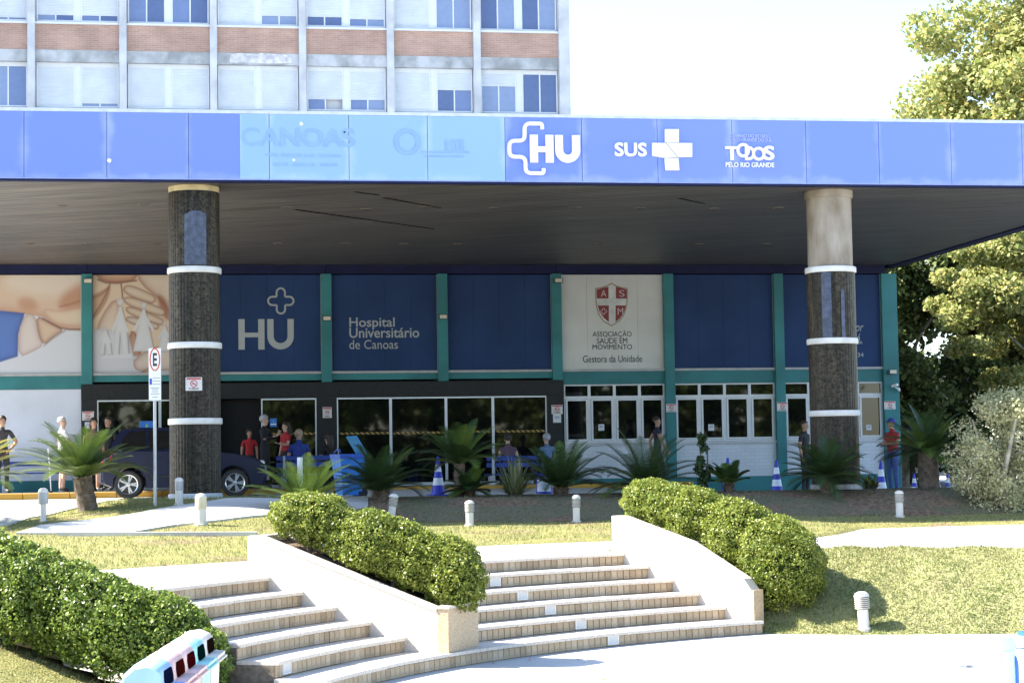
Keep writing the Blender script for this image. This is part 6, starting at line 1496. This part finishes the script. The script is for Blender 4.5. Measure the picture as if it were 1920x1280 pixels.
    if sleeve > .6: mi[(r == 'F') & (t < (sleeve-.5)*2)] = 1
    if sleeve < .1: mi[r == 'A'] = 0
    mi[r == 'B'] = 2; mi[r == 'U'] = 2; mi[(r == 'T') & (ce[:, 2] < J['pelvis'].z+.04)] = 2
    mi[r == 'L'] = 2 if legs == 'long' else 0; mi[r == 'H'] = 3; mi[(r == 'L') & (t > .96)] = 3
    if legs == 'shorts': mi[(r == 'U') & (t > .92)] = 0
    nm.polygons.foreach_set('material_index', mi); nm.polygons.foreach_set('use_smooth', [True]*n)
    p = thing('person', label, 'person', loc, rz, 'people at the entrance'); s = H_/1.70; p.scale = (s, s, s)
    obj('body', nm, p)
    # face: nose, eyes and mouth
    h = J['face']; fw = (J['jaw']-J['neck']); fdir = Vector((0, -1, 0)); m = MB()
    m.add([h+Vector((-.012, -.078, -.022)), h+Vector((.012, -.078, -.022)), h+Vector((0, -.072, .022)), h+Vector((0, -.102, -.016))], [(0, 1, 3), (1, 2, 3), (2, 0, 3)]); m.build('nose', cloth[0], p, world=False)
    m = MB()
    for sx in (-1, 1):
        m = MB(); m.add([h+Vector((sx*.028+dx, -.0775, .022+dz)) for dx, dz in ((-.012, 0), (0, -.005), (.012, 0), (0, .005))], [(0, 1, 2, 3)]); m.build('eye', mat('eye dark', (.02, .015, .012), .3), p, world=False)
        m = MB(); e = h+Vector((sx*.072, .01, .0)); m.bbox(e.x-.008, e.x+.008, e.y-.016, e.y+.016, e.z-.028, e.z+.028, .006); m.build('ear', cloth[0], p, world=False)
    m = MB(); m.box(h.x-.022, h.x+.022, h.y-.079, h.y-.070, h.z-.050, h.z-.043); m.build('mouth', mat('lips', (.30, .10, .09), .5), p, world=False)
    sk_ = J['skull']; hm = mat('hair '+key, hairc, .6, .25, 30)
    def cap_mesh(r, zlo, back=0.0, front=.35):
        m = MB(); vs = []; N1, N2 = 16, 7
        for i in range(N2+1):
            for j in range(N1):
                a = 2*math.pi*j/N1; fr = .5-.5*math.sin(a)         # 1 towards the face (-y)
                lo_ = zlo+(front-zlo)*fr**1.5; el = math.pi/2-(math.pi/2-math.asin(max(-.95, min(.95, lo_))))*i/N2
                vs.append(sk_+Vector((.088*r*math.cos(el)*math.cos(a), .012+.104*r*math.cos(el)*math.sin(a), -.012+.098*r*math.sin(el))))
        m.add(vs, [(i*N1+j, i*N1+(j+1) % N1, (i+1)*N1+(j+1) % N1, (i+1)*N1+j) for i in range(N2) for j in range(N1)]); return m
    if hair in ('short', 'bob', 'long', 'bun'):
        cap_mesh(1.0 if hair == 'short' else 1.1, -.25 if hair == 'short' else -.75, front=.35).build('hair', hm, p, smooth=True, world=False)
        if hair == 'long': MB().tube([sk_+Vector((0, .05, .0)), sk_+Vector((0, .085, -.12)), sk_+Vector((0, .095, -.26)), sk_+Vector((0, .085, -.38))], [.08, .085, .075, .03], 10).build('hair_length', hm, p, smooth=True, world=False)
        if hair == 'bun': MB().lathe([(.001, -.04), (.04, -.02), (.045, .01), (.03, .035), (.001, .045)], (0, 0), 12).build('hair_bun', hm, p, smooth=True, world=False).location = sk_+Vector((0, .10, .05))
    if hair == 'fringe': cap_mesh(.99, -.5, front=.25).build('hair', hm, p, smooth=True, world=False)
    if cap:
        cm = mat('cap '+key, cap, .8, .08); cap_mesh(1.08, -.02, front=.12).build('cap', cm, p, smooth=True, world=False)
        m = MB(); a = [sk_+Vector((.075*math.cos(t_), -.07-.10*math.sin(t_), .012-.02*math.sin(t_))) for t_ in np.linspace(0, math.pi, 9)]; m.prism(a, (0, 0, .008)); m.build('cap_peak', cm, p, world=False)
    return p
def feet(px, Y, z=None): q_ = at(px, 900, Y=Y); return (q_.x, Y, z if z is not None else Hf(q_.x, Y)+.02)
PZ = PORCH
SIT = {'pelvis': (0, .02, .54), 'waist': (0, .03, .70), 'chest': (0, .02, .90), 'neckb': (0, .01, 1.05), 'neck': (0, -.01, 1.105), 'jaw': (0, -.035, 1.165), 'face': (0, -.03, 1.22), 'skull': (0, -.01, 1.28), 'crown': (0, -.005, 1.33), 'shL': (.17, .02, 1.01), 'shR': (-.17, .02, 1.01), 'elL': (.22, -.02, .76), 'elR': (-.22, -.02, .76), 'wrL': (.16, -.22, .66), 'wrR': (-.16, -.22, .66), 'hiL': (.09, -.02, .52), 'hiR': (-.09, -.02, .52), 'knL': (.11, -.42, .50), 'knR': (-.11, -.42, .50), 'anL': (.11, -.44, .085), 'anR': (-.11, -.44, .085), 'toL': (.12, -.58, .035), 'toR': (-.12, -.58, .035)}
person('person with long dark hair and dark T-shirt, hand on hip, at the left edge', feet(4, 44.0, PZ), 1.70, .5, {'elL': (.36, .06, 1.14), 'wrL': (.19, -.02, .99)}, 'tan', (.045, .045, .05), (.03, .03, .035), hair='long', sleeve=.5)
person('white-haired person in white shirt and black shorts behind the tall cycad', feet(117, 44.0, PZ), 1.66, 1.9, {'elR': (-.22, -.12, 1.14), 'wrR': (-.26, -.28, .98)}, 'light', (.70, .70, .70), (.03, .03, .035), (.03, .03, .03), hair='short', hairc=(.55, .53, .5), legs='shorts')
person('person in denim shorts and brown top standing behind the cycad trunk', feet(176, 43.6, PZ), 1.62, .3, None, 'tan', (.16, .10, .07), (.12, .17, .36), (.15, .15, .15), hair='long', legs='shorts', sleeve=0)
person('person dressed in black beside the left door', feet(203, 44.2, PZ), 1.66, -.6, None, 'tan', (.02, .02, .022), (.018, .018, .02), hair='short')
person('person with grey hair in a long black cardigan raising both hands', feet(497, 43.6, PZ), 1.64, 1.1, {'elL': (.23, -.10, 1.16), 'wrL': (.10, -.28, 1.28), 'elR': (-.23, -.10, 1.16), 'wrR': (-.08, -.26, 1.22)}, 'light', (.014, .014, .020), (.016, .016, .022), hair='bob', hairc=(.30, .31, .33), sleeve=.95)
person('person in a red shirt with white print at the open doorway', feet(468, 45.2, PZ), 1.36, .1, None, 'tan', (.42, .02, .025), (.03, .03, .04), hair='bun')
person('person with long dark hair in red, facing the grey-haired one', feet(536, 44.6, PZ), 1.50, -1.0, {'elL': (.22, -.08, 1.12), 'wrL': (.12, -.26, 1.16)}, 'light', (.36, .02, .03), (.02, .02, .025), hair='long', sleeve=.5)
person('bald person in a blue T-shirt seated with back turned', (at(561, 880, Y=43.75).x, 43.75, PZ-.08), 1.78, math.pi, SIT, 'light', (.025, .05, .26), (.05, .06, .12), hair='fringe', hairc=(.36, .26, .20), wide=1.12)
person('person in black with dark hair seated by the blue wheeled bin', (at(617, 880, Y=44.2).x, 44.2, PZ-.08), 1.66, math.pi+.5, SIT, 'light', (.016, .016, .02), (.02, .02, .025), hair='long')
person('bare-shouldered person with a dark bun seated with back turned', (at(953, 880, Y=43.75).x, 43.75, PZ-.12), 1.62, math.pi, SIT, 'light', (.10, .06, .10), (.05, .05, .1), hair='bun', sleeve=0, wide=1.05)
person('person with grey hair in a blue shirt seated behind the dark cycad', (at(1026, 880, Y=44.3).x, 44.3, PZ-.12), 1.62, math.pi+.3, SIT, 'light', (.12, .20, .34), (.06, .07, .1), hair='bob', hairc=(.34, .35, .38))
WALK = {'hiL': (.09, -.02, .87), 'knL': (.09, -.16, .49), 'anL': (.09, -.20, .09), 'toL': (.10, -.34, .05), 'hiR': (-.09, .02, .87), 'knR': (-.09, .08, .48), 'anR': (-.09, .28, .12), 'toR': (-.10, .16, .035), 'elL': (.21, .14, 1.13), 'wrL': (.21, .10, .89), 'elR': (-.21, -.06, 1.12), 'wrR': (-.20, -.18, .92)}
person('person in a dark sleeveless shirt walking to the right past the windows', feet(1234, 44.6, 1.40), 1.66, math.pi/2, WALK, 'tan', (.022, .025, .05), (.05, .06, .10), hair='short', sleeve=.15)
person('person in dark trousers and white sneakers standing behind the right column', feet(1511, 43.4, 1.20), 1.70, .8, None, 'tan', (.03, .03, .035), (.022, .024, .03), (.65, .65, .68), hair='short')
rv = person('person in a blue cap and red vest looking at a phone by the corner pillar', feet(1675, 44.4, 1.14), 1.80, -1.15, {'elL': (.22, -.04, 1.14), 'wrL': (.10, -.27, 1.13), 'elR': (-.22, -.04, 1.14), 'wrR': (-.10, -.27, 1.13), 'jaw': (0, -.045, 1.53), 'face': (0, -.045, 1.585), 'skull': (0, -.02, 1.645), 'crown': (0, -.01, 1.695)}, 'tan', (.36, .035, .04), (.055, .095, .26), (.06, .08, .2), hair='short', cap=(.04, .05, .26), sleeve=.3, wide=1.1)
# the phone he looks at and the crutch
def held(name, label, cat, p, mb, mt, rot):
    t = thing(name, label, cat, p); t.rotation_euler = rot; mb.build('body', mt, t, world=False); return t
c, s_ = math.cos(-1.15), math.sin(-1.15); q_ = Vector((0, -.41, 1.13))*1.0588; pp = rv.location+Vector((q_.x*c-q_.y*s_, q_.x*s_+q_.y*c, q_.z))
t = held('phone', 'dark phone held by the person in the red vest', 'phone', pp, MB().bbox(-.04, .04, -.085, .085, -.005, .005, .004), DARKM, (.5, 0, -1.15)); MB().box(-.034, .034, -.075, .075, .0052, .0062).build('screen', GLASS, t, world=False)
cp = feet(96, 43.7, PZ); t = thing('crutch', 'pale crutch held beside the bench', 'crutch', cp); t.rotation_euler = (.05, -.06, 0)
MB().tube([(0, 0, .03), (0, 0, .98)], .014, 8).build('shaft', WHITEG, t, world=False); MB().lathe([(.024, 0), (.024, .04), (.014, .05)], n=10).build('rubber_tip', BLACK, t, world=False); MB().tube([(-.01, 0, .80), (.10, 0, .82)], .016, 8).build('grip', BLACK, t, world=False)
